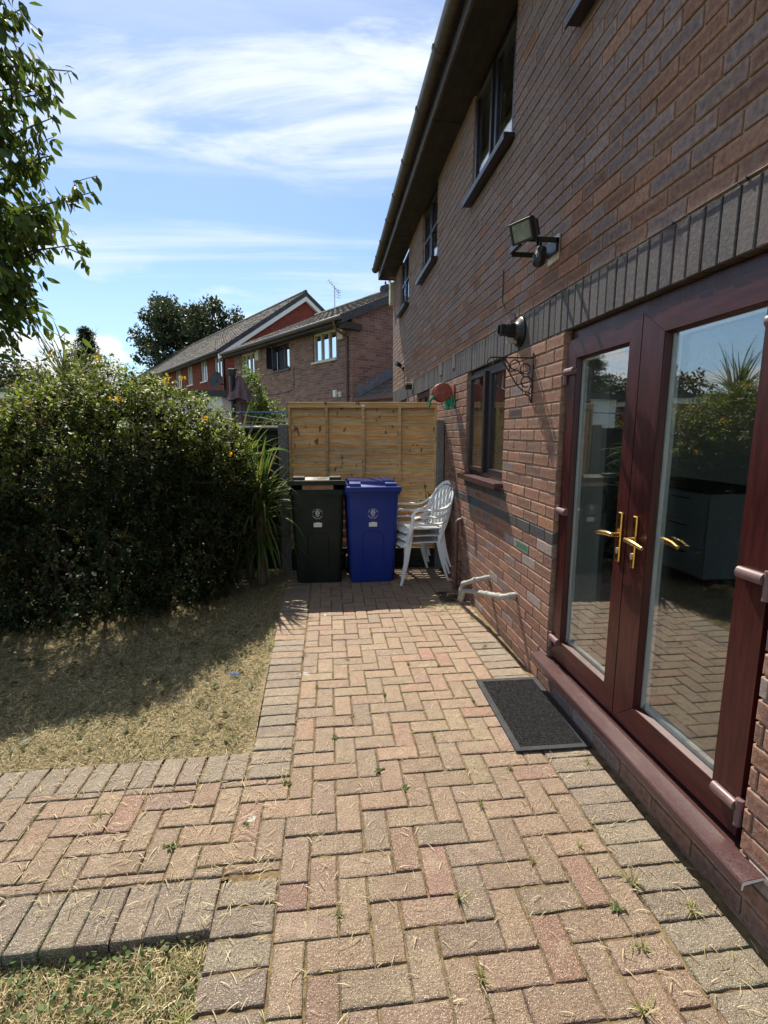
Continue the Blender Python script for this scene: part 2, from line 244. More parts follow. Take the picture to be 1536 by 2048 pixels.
# ---------------------------------------------------------------- mesh tools
class MB:
    def __init__(s): s.v = []; s.f = []; s.c = []; s.cur = None
    def add(s, vs, fs, col=None):
        n = len(s.v); s.v += [tuple(p) for p in vs]; s.f += [tuple(i + n for i in f) for f in fs]; s.c += (col if isinstance(col, list) else [col or s.cur] * len(fs)); return s
    def box(s, x0, x1, y0, y1, z0, z1, ch=0.0, col=None, M=None):
        x0, x1 = sorted((x0, x1)); y0, y1 = sorted((y0, y1)); z0, z1 = sorted((z0, z1))
        if ch <= 0:
            vs = [(x, y, z) for z in (z0, z1) for y in (y0, y1) for x in (x0, x1)]
            fs = [(0, 2, 3, 1), (4, 5, 7, 6), (0, 1, 5, 4), (2, 6, 7, 3), (0, 4, 6, 2), (1, 3, 7, 5)]
        else:
            c = min(ch, (x1 - x0) / 2.2, (y1 - y0) / 2.2, (z1 - z0) / 2.2); vs = []; idx = {}
            X = (x0, x1); Y = (y0, y1); Z = (z0, z1); sg = (1, -1)
            for i in (0, 1):
                for j in (0, 1):
                    for k in (0, 1):
                        idx[i, j, k, 0] = len(vs); vs.append((X[i], Y[j] + sg[j] * c, Z[k] + sg[k] * c))
                        idx[i, j, k, 1] = len(vs); vs.append((X[i] + sg[i] * c, Y[j], Z[k] + sg[k] * c))
                        idx[i, j, k, 2] = len(vs); vs.append((X[i] + sg[i] * c, Y[j] + sg[j] * c, Z[k]))
            fs = []
            for i in (0, 1):
                q = [idx[i, 0, 0, 0], idx[i, 1, 0, 0], idx[i, 1, 1, 0], idx[i, 0, 1, 0]]; fs.append(tuple(q if i else q[::-1]))
                q = [idx[0, i, 0, 1], idx[1, i, 0, 1], idx[1, i, 1, 1], idx[0, i, 1, 1]]; fs.append(tuple(q[::-1] if i else q))
                q = [idx[0, 0, i, 2], idx[1, 0, i, 2], idx[1, 1, i, 2], idx[0, 1, i, 2]]; fs.append(tuple(q if i else q[::-1]))
            for a in (0, 1):
                for b in (0, 1):
                    fs.append((idx[a, b, 0, 0], idx[a, b, 0, 1], idx[a, b, 1, 1], idx[a, b, 1, 0]))
                    fs.append((idx[a, 0, b, 0], idx[a, 0, b, 2], idx[a, 1, b, 2], idx[a, 1, b, 0]))
                    fs.append((idx[0, a, b, 1], idx[0, a, b, 2], idx[1, a, b, 2], idx[1, a, b, 1]))
                    for k in (0, 1): fs.append((idx[a, b, k, 0], idx[a, b, k, 1], idx[a, b, k, 2]))
        if M is not None: vs = [tuple(M @ Vector(p)) for p in vs]
        return s.add(vs, fs, col)
    def tube(s, pts, r, n=10, caps=True, flat=None, col=None, up=None, closed=False):
        pts = [Vector(p) for p in pts]; m = len(pts); rs = r if isinstance(r, (list, tuple)) else [r] * m
        T = []
        for i in range(m):
            if closed: d = pts[(i + 1) % m] - pts[i - 1]
            else: d = pts[min(i + 1, m - 1)] - pts[max(i - 1, 0)]
            T.append(d.normalized() if d.length > 1e-9 else Vector((0, 0, 1)))
        u = Vector(up) if up else (Vector((0, 0, 1)) if abs(T[0].z) < 0.9 else Vector((1, 0, 0)))
        base = len(s.v); vs = []
        for i in range(m):
            if up: u = Vector(up)
            a = (u - T[i] * u.dot(T[i])); a = a.normalized() if a.length > 1e-6 else Vector((1, 0, 0)); b = T[i].cross(a); u = a
            ra = rs[i] if not flat else rs[i] * flat
            for k in range(n):
                t = 2 * math.pi * (k + 0.5) / n; vs.append(pts[i] + a * (math.cos(t) * ra) + b * (math.sin(t) * rs[i]))
        fs = []
        mm = m if closed else m - 1
        for i in range(mm):
            j = (i + 1) % m
            for k in range(n): fs.append((i * n + k, i * n + (k + 1) % n, j * n + (k + 1) % n, j * n + k))
        if caps and not closed: fs.append(tuple(range(n))[::-1]); fs.append(tuple((m - 1) * n + k for k in range(n)))
        return s.add(vs, fs, col)
    def cyl(s, p0, p1, r, r1=None, n=16, col=None): return s.tube([p0, p1], [r, r1 if r1 is not None else r], n, col=col)
    def lathe(s, prof, n=24, M=None, col=None):
        vs = []; fs = []
        for (r, z) in prof:
            for k in range(n): t = 2 * math.pi * k / n; vs.append((r * math.cos(t), r * math.sin(t), z))
        for i in range(len(prof) - 1):
            for k in range(n): fs.append((i * n + k, i * n + (k + 1) % n, (i + 1) * n + (k + 1) % n, (i + 1) * n + k))
        fs.append(tuple(range(n))[::-1]); fs.append(tuple((len(prof) - 1) * n + k for k in range(n)))
        if M is not None: vs = [M @ Vector(p) for p in vs]
        return s.add(vs, fs, col)
    def prism(s, poly, a0, a1, axis='x', col=None, M=None):
        n = len(poly)
        def mk(a, p): return {'x': (a, p[0], p[1]), 'y': (p[0], a, p[1]), 'z': (p[0], p[1], a)}[axis]
        vs = [mk(a0, p) for p in poly] + [mk(a1, p) for p in poly]
        if M is not None: vs = [M @ Vector(p) for p in vs]
        fs = [tuple(range(n))[::-1], tuple(range(n, 2 * n))] + [(i, (i + 1) % n, n + (i + 1) % n, n + i) for i in range(n)]
        return s.add(vs, fs, col)
    def grid(s, fn, nu, nv, thick=0.0, col=None):
        P_ = [[Vector(fn(i / nu, j / nv)) for j in range(nv + 1)] for i in range(nu + 1)]
        vs = [p for row in P_ for p in row]; W_ = nv + 1
        fs = [(i * W_ + j, (i + 1) * W_ + j, (i + 1) * W_ + j + 1, i * W_ + j + 1) for i in range(nu) for j in range(nv)]
        if thick:
            nr = []
            for i in range(nu + 1):
                for j in range(nv + 1):
                    du = P_[min(i + 1, nu)][j] - P_[max(i - 1, 0)][j]; dv = P_[i][min(j + 1, nv)] - P_[i][max(j - 1, 0)]
                    q = du.cross(dv); nr.append(q.normalized() if q.length > 1e-12 else Vector((0, 0, 1)))
            K = len(vs); vs = vs + [p - q * thick for p, q in zip(vs, nr)]
            fs = fs + [tuple(i + K for i in f[::-1]) for f in fs]
            for i in range(nu):
                fs.append((i * W_, i * W_ + K, (i + 1) * W_ + K, (i + 1) * W_)); e = nv
                fs.append(((i + 1) * W_ + e, (i + 1) * W_ + e + K, i * W_ + e + K, i * W_ + e))
            for j in range(nv):
                fs.append((j + 1, j + 1 + K, j + K, j)); e = nu * W_
                fs.append((e + j, e + j + K, e + j + 1 + K, e + j + 1))
        return s.add(vs, fs, col)
    def build(s, name, mat, parent=None, off=None, smooth=False, angle=35):
        me = bpy.data.meshes.new(name); o_ = off or (0, 0, 0)
        me.from_pydata([(p[0] - o_[0], p[1] - o_[1], p[2] - o_[2]) for p in s.v], [], s.f)
        me.validate(clean_customdata=False) if False else None
        if any(c is not None for c in s.c):
            at = me.color_attributes.new('Col', 'FLOAT_COLOR', 'CORNER'); arr = np.empty((len(me.loops), 4), np.float32); k = 0
            for f, c in zip(s.f, s.c):
                c = c or (0.5, 0.5, 0.5)
                if isinstance(c[0], tuple): arr[k:k + len(f), :3] = c; arr[k:k + len(f), 3] = 1
                else: arr[k:k + len(f)] = (*c, 1)
                k += len(f)
            at.data.foreach_set('color', arr.ravel())
        me.materials.append(MT[mat] if isinstance(mat, str) else mat)
        if smooth:
            me.polygons.foreach_set('use_smooth', [True] * len(me.polygons))
            try: me.set_sharp_from_angle(angle=R(angle))
            except Exception: pass
        me.update(); o = bpy.data.objects.new(name, me); COL.objects.link(o)
        if parent: o.parent = parent
        return o
def empty(name, loc, label, cat, group=None, rz=0.0):
    o = bpy.data.objects.new(name, None); COL.objects.link(o); o.location = loc; o.rotation_euler = (0, 0, rz); o.empty_display_size = 0.1
    o['label'] = label; o['category'] = cat
    if group: o['group'] = group
    return o
def tag(o, label, cat, group=None):
    o['label'] = label; o['category'] = cat
    if group: o['group'] = group
    return o
def recenter(o, loc):
    """move a top-level mesh's origin to loc, keeping the mesh where it is"""
    me = o.data; n = len(me.vertices); a = np.empty(n * 3, np.float32); me.vertices.foreach_get('co', a); a = a.reshape(-1, 3) - np.array(loc, np.float32)
    me.vertices.foreach_set('co', a.ravel()); me.update(); o.location = loc; return o
def jit(c, s=0.12, h=0.04):
    k = 1 + random.uniform(-s, s); return tuple(max(0.004, x * k * (1 + random.uniform(-h, h))) for x in c)

# leaves: many copies of a small template laid into ONE mesh
def leafmesh(name, mat, P, D, Nn, S, tmpl, tfaces, cols, parent=None, off=(0, 0, 0)):
    """P positions, D length dir, Nn normal, S sizes (n,) ; template coords (along D, across, along N)"""
    P = np.asarray(P, np.float64); D = np.asarray(D, np.float64); Nn = np.asarray(Nn, np.float64); S = np.asarray(S, np.float64)
    D = D / np.linalg.norm(D, axis=1, keepdims=True); A = np.cross(D, Nn); A /= (np.linalg.norm(A, axis=1, keepdims=True) + 1e-9); N2 = np.cross(A, D)
    T = np.asarray(tmpl, np.float64); n = len(P); k = len(T)
    V = P[:, None, :] + S[:, None, None] * (D[:, None, :] * T[None, :, 0:1] + A[:, None, :] * T[None, :, 1:2] + N2[:, None, :] * T[None, :, 2:3])
    V = V.reshape(-1, 3) - np.asarray(off)
    sizes = [len(f) for f in tfaces]; flat = np.concatenate([np.asarray(f) for f in tfaces]); L_ = len(flat)
    loops = (np.arange(n)[:, None] * k + flat[None, :]).ravel()
    ls = np.concatenate([[0], np.cumsum(sizes)[:-1]]); starts = (np.arange(n)[:, None] * L_ + ls[None, :]).ravel(); tot = np.tile(sizes, n)
    me = bpy.data.meshes.new(name); me.vertices.add(n * k); me.vertices.foreach_set('co', V.astype(np.float32).ravel())
    me.loops.add(n * L_); me.loops.foreach_set('vertex_index', loops.astype(np.int32))
    me.polygons.add(n * len(sizes)); me.polygons.foreach_set('loop_start', starts.astype(np.int32)); me.polygons.foreach_set('loop_total', tot.astype(np.int32))
    me.update(calc_edges=True)
    at = me.color_attributes.new('Col', 'FLOAT_COLOR', 'CORNER'); cc_ = np.ones((n, L_, 4), np.float32); cc_[:, :, :3] = np.asarray(cols, np.float32)[:, None, :]; at.data.foreach_set('color', cc_.ravel())
    me.materials.append(MT[mat]); o = bpy.data.objects.new(name, me); COL.objects.link(o)
    if parent: o.parent = parent
    return o
LEAF4 = [(0, 0, 0), (0.45, 0.28, 0.06), (1, 0, -0.05), (0.45, -0.28, 0.06)]; LF4 = [(0, 1, 2), (0, 2, 3)]
LEAF8 = [(0, 0, 0), (0.22, 0.13, 0.03), (0.5, 0.19, 0.02), (0.8, 0.11, -0.06), (1, 0, -0.14), (0.8, -0.11, -0.06), (0.5, -0.19, 0.02), (0.22, -0.13, 0.03), (0.22, 0, 0), (0.5, 0, -0.03), (0.8, 0, -0.10)]
LF8 = [(0, 1, 8), (1, 2, 9, 8), (2, 3, 10, 9), (3, 4, 10), (0, 8, 7), (8, 9, 6, 7), (9, 10, 5, 6), (10, 4, 5)]
BLADE = [(0, 0.04, 0), (0.35, 0.035, 0.10), (0.7, 0.025, 0.08), (1, 0, -0.02), (0.7, -0.025, 0.08), (0.35, -0.035, 0.10), (0, -0.04, 0)]; BF = [(0, 1, 5, 6), (1, 2, 4, 5), (2, 3, 4)]
def unit(a): return a / (np.linalg.norm(a, axis=1, keepdims=True) + 1e-9)
def pick(cols, n, s=0.25):
    c = np.array(cols)[RNG.integers(0, len(cols), n)]; return c * (1 + RNG.uniform(-s, s, (n, 1)))

# ================================================================ GROUND
g = MB(); g.add([(-700, -700, -0.11), (700, -700, -0.11), (700, 700, -0.11), (-700, 700, -0.11)], [(0, 1, 2, 3)]); o = g.build('neighbour_ground', 'far_ground'); o['kind'] = 'structure'
def nz(x, y, s=1.0): return (math.sin(x * 7.1 * s + 1.3) * math.cos(y * 5.7 * s) + math.sin(x * 17.3 * s + y * 11.1 * s) * 0.5 + math.sin(y * 31 * s - x * 23 * s) * 0.3)
XL = lambda y: -0.395 if y < 2.3 else -0.395 - min(0.055, (y - 2.3) * 0.03)      # left edge of the paving
def lawn_z(x, y): return -0.012 + 0.007 * nz(x, y) - (0.0 if x < -0.6 else 0.008)
g = MB(); g.grid(lambda u, v: (-9 + u * (XL(2.262 + v * 3.3) - 0.004 + 9), 2.262 + v * 3.55, lawn_z(-9 + u * 8.55, 2.262 + v * 3.55)), 170, 66); o = g.build('lawn', 'lawn_soil', smooth=True); o['kind'] = 'structure'
g = MB(); g.grid(lambda u, v: (-9 + u * 8.60, -2.5 + v * 3.895, -0.062 + 0.010 * nz(-9 + u * 8.6, v * 3.9)), 160, 70); o = g.build('lawn_patch', 'lawn_soil', smooth=True); o['kind'] = 'structure'

pv = MB()
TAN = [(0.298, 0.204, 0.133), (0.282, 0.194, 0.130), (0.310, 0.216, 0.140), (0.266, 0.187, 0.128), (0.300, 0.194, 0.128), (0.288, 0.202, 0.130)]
REDP = [(0.30, 0.168, 0.115), (0.285, 0.168, 0.118)]
GRY = [(0.245, 0.194, 0.140), (0.23, 0.182, 0.134), (0.255, 0.202, 0.144), (0.24, 0.186, 0.134)]
def paver(x0, x1, y0, y1, pal, gap=0.0028, z=0.0, slope=None):
    if x1 - x0 < 0.02 or y1 - y0 < 0.02: return
    y_tone = 0.84 + 0.30 * min(1, max(0, ((y0 + y1) / 2 - 1.2) / 1.8)); c = tuple(v * y_tone for v in jit(random.choice(pal), 0.11, 0.035)); cx, cy = (x0 + x1) / 2, (y0 + y1) / 2  # tone rises with y: darker at the near end, paler farther along
    j = lambda: random.uniform(-0.0015, 0.0015)
    M = Matrix.Translation((cx + j(), cy + j(), z + random.uniform(-0.0025, 0.0015))) @ Matrix.Rotation(random.gauss(0, 0.007), 4, 'X') @ Matrix.Rotation(random.gauss(0, 0.007), 4, 'Y') @ Matrix.Rotation(random.gauss(0, 0.006), 4, 'Z')
    if slope: M = M @ Matrix.Rotation(slope, 4, 'X')
    hx, hy = (x1 - x0) / 2 - gap + j() * 0.7, (y1 - y0) / 2 - gap + j() * 0.7
    # top face in rings: worn, dirty edges round a cleaner middle
    q = lambda s=.0012: random.uniform(-s, s); dk = tuple(v * random.uniform(.55, .8) for v in c); vs = []; nx_ = max(2, int(hx * 2 / .035)); ny_ = max(2, int(hy * 2 / .035))
    per = [(-1 + 2 * i / nx_, -1) for i in range(nx_)] + [(1, -1 + 2 * i / ny_) for i in range(ny_)] + [(1 - 2 * i / nx_, 1) for i in range(nx_)] + [(-1, 1 - 2 * i / ny_) for i in range(ny_)]
    n_ = len(per)
    for (ins, zz, js) in ((0, -.055, 0), (0, -.0065, .0010), (.0022, -.0022, .0014), (.0075, -.0004, .0014), (.018, 0, .001)):
        for (a_, b_) in per: vs.append(M @ Vector((a_ * (hx - ins) + q(js), b_ * (hy - ins) + q(js), zz + q(js * .4))))
    fs = []; cs = []
    for r_ in range(4):
        for i_ in range(n_): fs.append((r_ * n_ + i_, r_ * n_ + (i_ + 1) % n_, (r_ + 1) * n_ + (i_ + 1) % n_, (r_ + 1) * n_ + i_)); cs.append(dk if r_ < 2 else ((dk, dk, c, c) if r_ == 2 else c))
    fs.append(tuple(4 * n_ + i_ for i_ in range(n_))); cs.append(c); pv.add(vs, fs, cs)
U = 0.1015
RB = (-0.195, 1.0235); Y0, Y1 = -1.5, 5.52; BY0, BY1 = 1.575, 2.062
i0 = int(-6.5 / U); 
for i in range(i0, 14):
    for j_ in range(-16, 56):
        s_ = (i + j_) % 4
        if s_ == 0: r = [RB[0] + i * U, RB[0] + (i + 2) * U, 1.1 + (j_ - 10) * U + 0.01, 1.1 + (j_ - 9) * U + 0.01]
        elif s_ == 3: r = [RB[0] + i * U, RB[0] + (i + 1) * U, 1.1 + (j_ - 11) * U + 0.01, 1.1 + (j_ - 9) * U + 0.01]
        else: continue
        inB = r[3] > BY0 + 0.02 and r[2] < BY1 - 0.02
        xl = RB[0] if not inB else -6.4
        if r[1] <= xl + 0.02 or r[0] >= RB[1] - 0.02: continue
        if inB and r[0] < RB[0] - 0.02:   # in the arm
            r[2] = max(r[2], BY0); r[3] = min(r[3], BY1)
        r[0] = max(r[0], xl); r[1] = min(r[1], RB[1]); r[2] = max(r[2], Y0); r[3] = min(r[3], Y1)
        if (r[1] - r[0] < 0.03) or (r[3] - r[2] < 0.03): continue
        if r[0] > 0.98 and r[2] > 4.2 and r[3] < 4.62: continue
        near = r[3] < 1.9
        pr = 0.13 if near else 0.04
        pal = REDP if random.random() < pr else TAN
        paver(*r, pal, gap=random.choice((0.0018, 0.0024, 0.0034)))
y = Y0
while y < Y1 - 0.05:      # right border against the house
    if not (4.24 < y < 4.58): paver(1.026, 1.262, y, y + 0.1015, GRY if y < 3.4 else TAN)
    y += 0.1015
y = Y0
while y < BY0 - 0.05:     # left border in front of the arm
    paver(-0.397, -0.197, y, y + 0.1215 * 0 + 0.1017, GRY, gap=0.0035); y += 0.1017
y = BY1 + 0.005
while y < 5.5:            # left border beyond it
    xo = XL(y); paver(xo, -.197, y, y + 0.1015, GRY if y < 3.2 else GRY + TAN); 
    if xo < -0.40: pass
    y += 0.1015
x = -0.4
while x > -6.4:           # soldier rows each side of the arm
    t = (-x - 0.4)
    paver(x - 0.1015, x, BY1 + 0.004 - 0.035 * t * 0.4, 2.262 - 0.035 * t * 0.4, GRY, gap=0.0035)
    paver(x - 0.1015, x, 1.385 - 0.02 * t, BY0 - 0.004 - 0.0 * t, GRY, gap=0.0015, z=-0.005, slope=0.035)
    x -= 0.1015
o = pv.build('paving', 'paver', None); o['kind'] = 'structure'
g = MB(); g.grid(lambda u, v: (-0.375 + u * 1.673, Y0 + v * (Y1 - Y0), -0.0085 + 0.0022 * nz(u * 9, v * 30)), 60, 180); g.grid(lambda u, v: (-6.4 + u * 6.03, 1.565 + v * 0.66, -0.0095 + 0.002 * nz(u * 30, v * 9)), 160, 24); g.grid(lambda u, v: (-6.4 + u * 6.03, 1.40 + v * 0.164, -0.0185 + 0.002 * nz(u * 30, v * 9)), 160, 6)
o = g.build('paving_joints', 'joint_dirt', smooth=True); o['kind'] = 'structure'

# ================================================================ THE HOUSE
W = 1.3
HY0, HY1 = -1.6, 9.93; ZT = 4.39
house = empty('brick_house', (W, 4.0, 0), 'long brown brick house with dark brick band, dark soffit and french doors along the patio', 'house')
HO = (W, 4.0, 0)
OPEN = {  # y0,y1,z0,z1
 'door': (1.265, 2.697, 0.178, 2.100), 'kitchen': (3.585, 4.607, 1.165, 2.100),
 'up0': (1.25, 2.67, 3.60, ZT + .1), 'up1': (3.63, 4.61, 3.56, ZT + .1), 'up2': (6.02, 6.95, 3.56, ZT + .1), 'up3': (8.06, 8.95, 3.56, ZT + .1),
 'nb1': (6.33, 7.25, 1.2, 2.100), 'nb2': (8.15, 9.30, 0.2, 2.100)}
wall = MB(); dark = MB(); courses = [MB(), MB(), MB()]; subsill = MB(); DARKS = [dark, subsill] + courses
def clip_iv(a, b, z0, z1):
    iv = [(a, b)]
    for (p, q, r, s) in OPEN.values():
        if z1 > r + 0.012 and z0 < s - 0.012:
            nw = []
            for (u, v) in iv:
                if v <= p or u >= q: nw.append((u, v))
                else:
                    if u < p: nw.append((u, p))
                    if v > q: nw.append((q, v))
            iv = nw
    return [(u, v) for u, v in iv if v - u > 0.018]
BROWN = [(0.31, 0.165, 0.115), (0.29, 0.155, 0.11), (0.34, 0.19, 0.13), (0.28, 0.155, 0.115), (0.32, 0.18, 0.13), (0.27, 0.16, 0.12), (0.23, 0.135, 0.105)]
MAUVE = [(0.285, 0.220, 0.208), (0.27, 0.210, 0.20), (0.295, 0.226, 0.21), (0.28, 0.208, 0.192), (0.26, 0.205, 0.195)]  # upper bricks' grey-mauve: eave shade and sky light painted in
ORNG = [(0.38, 0.20, 0.135), (0.36, 0.21, 0.15)]
CHAR = [(0.062, 0.053, 0.052), (0.072, 0.061, 0.058), (0.054, 0.048, 0.049), (0.078, 0.066, 0.062)]
def brick(mb, y0, y1, z0, z1, c, d=0.10, x=W):
    """one brick: chamfered, with a paler dragged arris fading to a darker face"""
    j = lambda s=0.0012: random.uniform(-s, s); ch = 0.0035
    x = x + random.uniform(-0.0015, 0.0022); y0 += j(); y1 += j(); z0 += j(); z1 += j()
    def ring(i, dx, q): return [(x + dx + j(q), y0 + i + j(q), z0 + i + j(q)), (x + dx + j(q), y1 - i + j(q), z0 + i + j(q)), (x + dx + j(q), y1 - i + j(q), z1 - i + j(q)), (x + dx + j(q), y0 + i + j(q), z1 - i + j(q))]
    k = min(0.020, (y1 - y0) * .3, (z1 - z0) * .3); a = ring(0, ch, .0008); b = ring(ch, 0, .0010); e = ring(k, 0, .004); bk = ring(0, d, 0)
    e = [(x, p[1], p[2]) for p in e]; b = [(x, p[1], p[2]) for p in b]
    if mb in DARKS: lt = tuple(v * random.uniform(1.0, 1.25) for v in c); dk = c
    else:
        w_ = random.uniform(.25, .6); lt = tuple(v * (1 - w_) + u * w_ for v, u in zip(c, (.40, .245, .17))); kk = random.uniform(.76, .98); dk = tuple(v * kk for v in c)
    fs = [(11, 10, 9, 8)] + [(4 + i, 8 + i, 8 + (i + 1) % 4, 4 + (i + 1) % 4) for i in range(4)] + [(i, 4 + i, 4 + (i + 1) % 4, (i + 1) % 4) for i in range(4)] + [(12 + i, i, (i + 1) % 4, 12 + (i + 1) % 4) for i in range(4)]
    mb.add(a + b + e + bk, fs, [dk] + [(lt, dk, dk, lt)] * 4 + [lt] * 8)
BW, BH = 0.225, 0.075
for k in range(-1, 59):
    z0 = k * BH; z1 = z0 + 0.065
    if z1 > ZT + 0.03: break
    if 28 <= k <= 30: continue
    off = 0.0 if k % 2 else BW / 2
    y = HY0 - off + 0.025
    while y < HY1 - 0.01:
        for (u, v) in clip_iv(max(y, HY0), min(y + 0.215, HY1), z0, z1):
            yc = (u + v) / 2
            if k == 12: c = jit(random.choice(CHAR), 0.15); mb = courses[0 if yc < 2 else 1 if yc < 8.2 else 2]
            elif k == 14 and 3.5 < yc < 4.7: c = jit(random.choice(CHAR[:3]), 0.2); mb = subsill
            else:
                mb = wall
                eave_shade = min(1, max(0, (z0 - 2.2) / 0.8))  # share of the painted shade, growing up the wall
                pal = MAUVE if random.random() < 0.12 + 0.84 * eave_shade else BROWN
                if random.random() < (0.02 if z0 > 2.6 else 0.09): pal = ORNG
                c = jit(random.choice(pal), 0.10 if pal is MAUVE else 0.15, 0.012)
                if z0 < 0.9 and random.random() < 0.06: c = (0.34, 0.29, 0.26)
            if k == 12 and abs(yc - 4.24) < 0.11: c = (0.03, 0.085, 0.09)
            if k == 10 and abs(yc - 3.10) < 0.12: c = (0.07, 0.20, 0.15)
            if k == 9 and abs(yc - 2.98) < 0.12: c = (0.36, 0.31, 0.30)
            if k == 10 and abs(yc - 3.38) < 0.12: c = (0.36, 0.31, 0.31)
            if k == 22 and abs(yc - 3.35) < 0.11: c = (0.08, 0.06, 0.055)
            if k == 13 and abs(yc - 2.9) < 0.12: c = (0.42, 0.22, 0.12)
            if k in (43, 35) and abs(yc - 2.3) < 0.12: c = (0.40, 0.23, 0.16)
            # queen closers cut long bricks in two now and then near the window piers, as in the wall
            if mb is subsill and v - u > 0.15:
                brick(mb, u, (u + v) / 2 - 0.004, z0, z1, c); brick(mb, (u + v) / 2 + 0.004, v, z0, z1, jit(c, 0.2))
            else: brick(mb, u, v, z0, z1, c)
        y += BW
y = HY0
while y < HY1 - 0.07:       # soldier band
    brick(dark, y, y + 0.066, 2.101, 2.316, jit(random.choice(CHAR), 0.15)); y += BH
wall.build('wall', 'house_brick', house, HO); dark.build('soldier_course', 'dark_brick', house, HO); [c_.build('dark_brick_course', 'dark_brick', house, HO) for c_ in courses]; subsill.build('dark_bricks_under_sill', 'dark_brick', house, HO)
# mortar body with the openings left out
ys = sorted({HY0, HY1} | {v for o_ in OPEN.values() for v in (o_[0] - 0.006, o_[1] + 0.006)}); zs = sorted({-0.15, ZT + 0.05, 2.106} | {min(v, ZT + 0.05) for o_ in OPEN.values() for v in (o_[2] - 0.006, o_[3] + 0.006)})
mo = MB()
for a_, b_ in zip(ys, ys[1:]):
    for c_, d_ in zip(zs, zs[1:]):
        ym, zm = (a_ + b_) / 2, (c_ + d_) / 2
        if any(p - .006 < ym < q + .006 and r - .006 < zm < s + .006 for p, q, r, s in OPEN.values()): continue
        mo.box(W + 0.0095, W + 0.28, a_, b_, c_, d_)
mo.build('mortar', 'mortar', house, HO)
# far gable wall and the rest of the shell
g = MB(); g.box(W + 0.28, 8.6, HY1 - 0.3, HY1 - 0.003, -0.1, 4.4); g.prism([(W + 0.0, 4.44), (8.6, 4.44), (4.95, 6.45)], HY1 - 0.3, HY1 - 0.003, 'y'); 
for (a_, b_, c_, d_) in ((HY0, -1., -.1, 4.4), (5.0, HY1 - .3, -.1, 4.4), (-1., 5.0, -.1, .3), (-1., 5.0, 2.35, 4.4)): g.box(8.35, 8.6, a_, b_, c_, d_)  # rear wall with an unseen opening, added to let daylight in
g.build('gable_wall', 'far_brick_brown', house, HO)
# roof
g = MB(); rise = math.tan(R(29)); n_ = 22
for s_ in (0, 1):
    for k in range(n_):
        a0 = k / n_; a1 = (k + 1) / n_
        xa, xb = 0.90 + a0 * 4.05, 0.90 + a1 * 4.05 + 0.06
        if s_: xa, xb = 9.9 - xa, 9.9 - xb
        za, zb = 4.60 + a0 * 4.05 * rise, 4.60 + a1 * 4.05 * rise + 0.033
        g.add([(xa, HY0, za + 0.03), (xb, HY0, zb), (xb, 9.78, zb), (xa, 9.78, za + 0.03), (xa, HY0, za), (xa, 9.78, za), (xb, HY0, zb - 0.03), (xb, 9.78, zb - 0.03)], [(0, 1, 2, 3), (4, 0, 3, 5), (4, 5, 7, 6), (0, 4, 6, 1), (3, 2, 7, 5)])
g.build('roof', 'tile_brown', house, HO)
g = MB(); g.box(1.02, W + 0.02, HY0, 9.76, 4.392, 4.404)
for x in (1.10, 1.19): g.box(x, x + 0.004, HY0, 9.755, 4.389, 4.391)
for y in (2.1, 4.98, 7.7): g.box(1.03, W, y, y + 0.004, 4.388, 4.391)
g.build('soffit', 'soffit', house, HO)
g = MB(); g.box(0.998, 1.02, HY0, 9.77, 4.372, 4.575); g.box(0.998, W + 0.3, 9.762, 9.785, 4.376, 4.60); g.build('fascia', 'gutter', house, HO)
g = MB(); ga = [R(180 + 180 * k / 8) for k in range(9)]
prof = [(0.935 + 0.058 * math.cos(t), 4.535 + 0.058 * math.sin(t)) for t in ga]; prof += [(0.935 + 0.053 * math.cos(t), 4.535 + 0.053 * math.sin(t)) for t in ga[::-1]]
g.prism([(p[0], p[1]) for p in prof], HY0, 9.72, 'y')
for y in (0.9, 2.2, 3.45, 4.3, 5.05, 5.95, 6.75, 7.5, 8.3, 9.0, 9.66):
    q = [(0.935 + 0.064 * math.cos(t), 4.535 + 0.064 * math.sin(t)) for t in ga] + [(0.935 + 0.0585 * math.cos(t), 4.535 + 0.0585 * math.sin(t)) for t in ga[::-1]]
    g.prism(q, y, y + 0.05, 'y'); g.box(0.868, 0.882, y + 0.005, y + 0.045, 4.53, 4.548)
g.build('gutter', 'gutter', house, HO, smooth=True)

# white plaster reveal beside the doors
g = MB(); g.box(1.417, 1.592, 2.6975, 2.7025, .245, 2.1); g.build('plaster_reveal', 'white_paint', house, HO)
# rooms behind the openings
g = MB()
def room(x0, x1, y0, y1, z0, z1, mb):   # inside-facing box without the wall side
    v = [(x0, y0, z0), (x1, y0, z0), (x1, y1, z0), (x0, y1, z0), (x0, y0, z1), (x1, y0, z1), (x1, y1, z1), (x0, y1, z1)]
    mb.add(v, [(1, 2, 6, 5), (0, 1, 5, 4), (2, 3, 7, 6), (4, 5, 6, 7)])
room(W + 0.281, 8.34, -1.3, 5.3, 0.16, 2.45, g); g.f.pop(-4); g.c.pop(-4)
for (a_, b_, c_, d_) in ((-1.3, -1., .16, 2.45), (5.0, 5.3, .16, 2.45), (-1., 5.0, .16, .3), (-1., 5.0, 2.35, 2.45)): g.add([(8.34, a_, c_), (8.34, b_, c_), (8.34, b_, d_), (8.34, a_, d_)], [(0, 1, 2, 3)])  # room's back wall round the added opening that brightens the kitchen
g.add([(W + 0.281, 2.75, 0.16), (W + 0.281, 3.5, 0.16), (W + 0.281, 3.5, 2.4), (W + 0.281, 2.75, 2.4)], [(0, 1, 2, 3)])
room(W + 0.281, 5.2, 5.6, 9.5, 0.16, 2.45, g); room(W + 0.281, 5.2, -1.3, 9.5, 3.0, 4.38, g)
g.build('room', 'room_paint', house, HO)
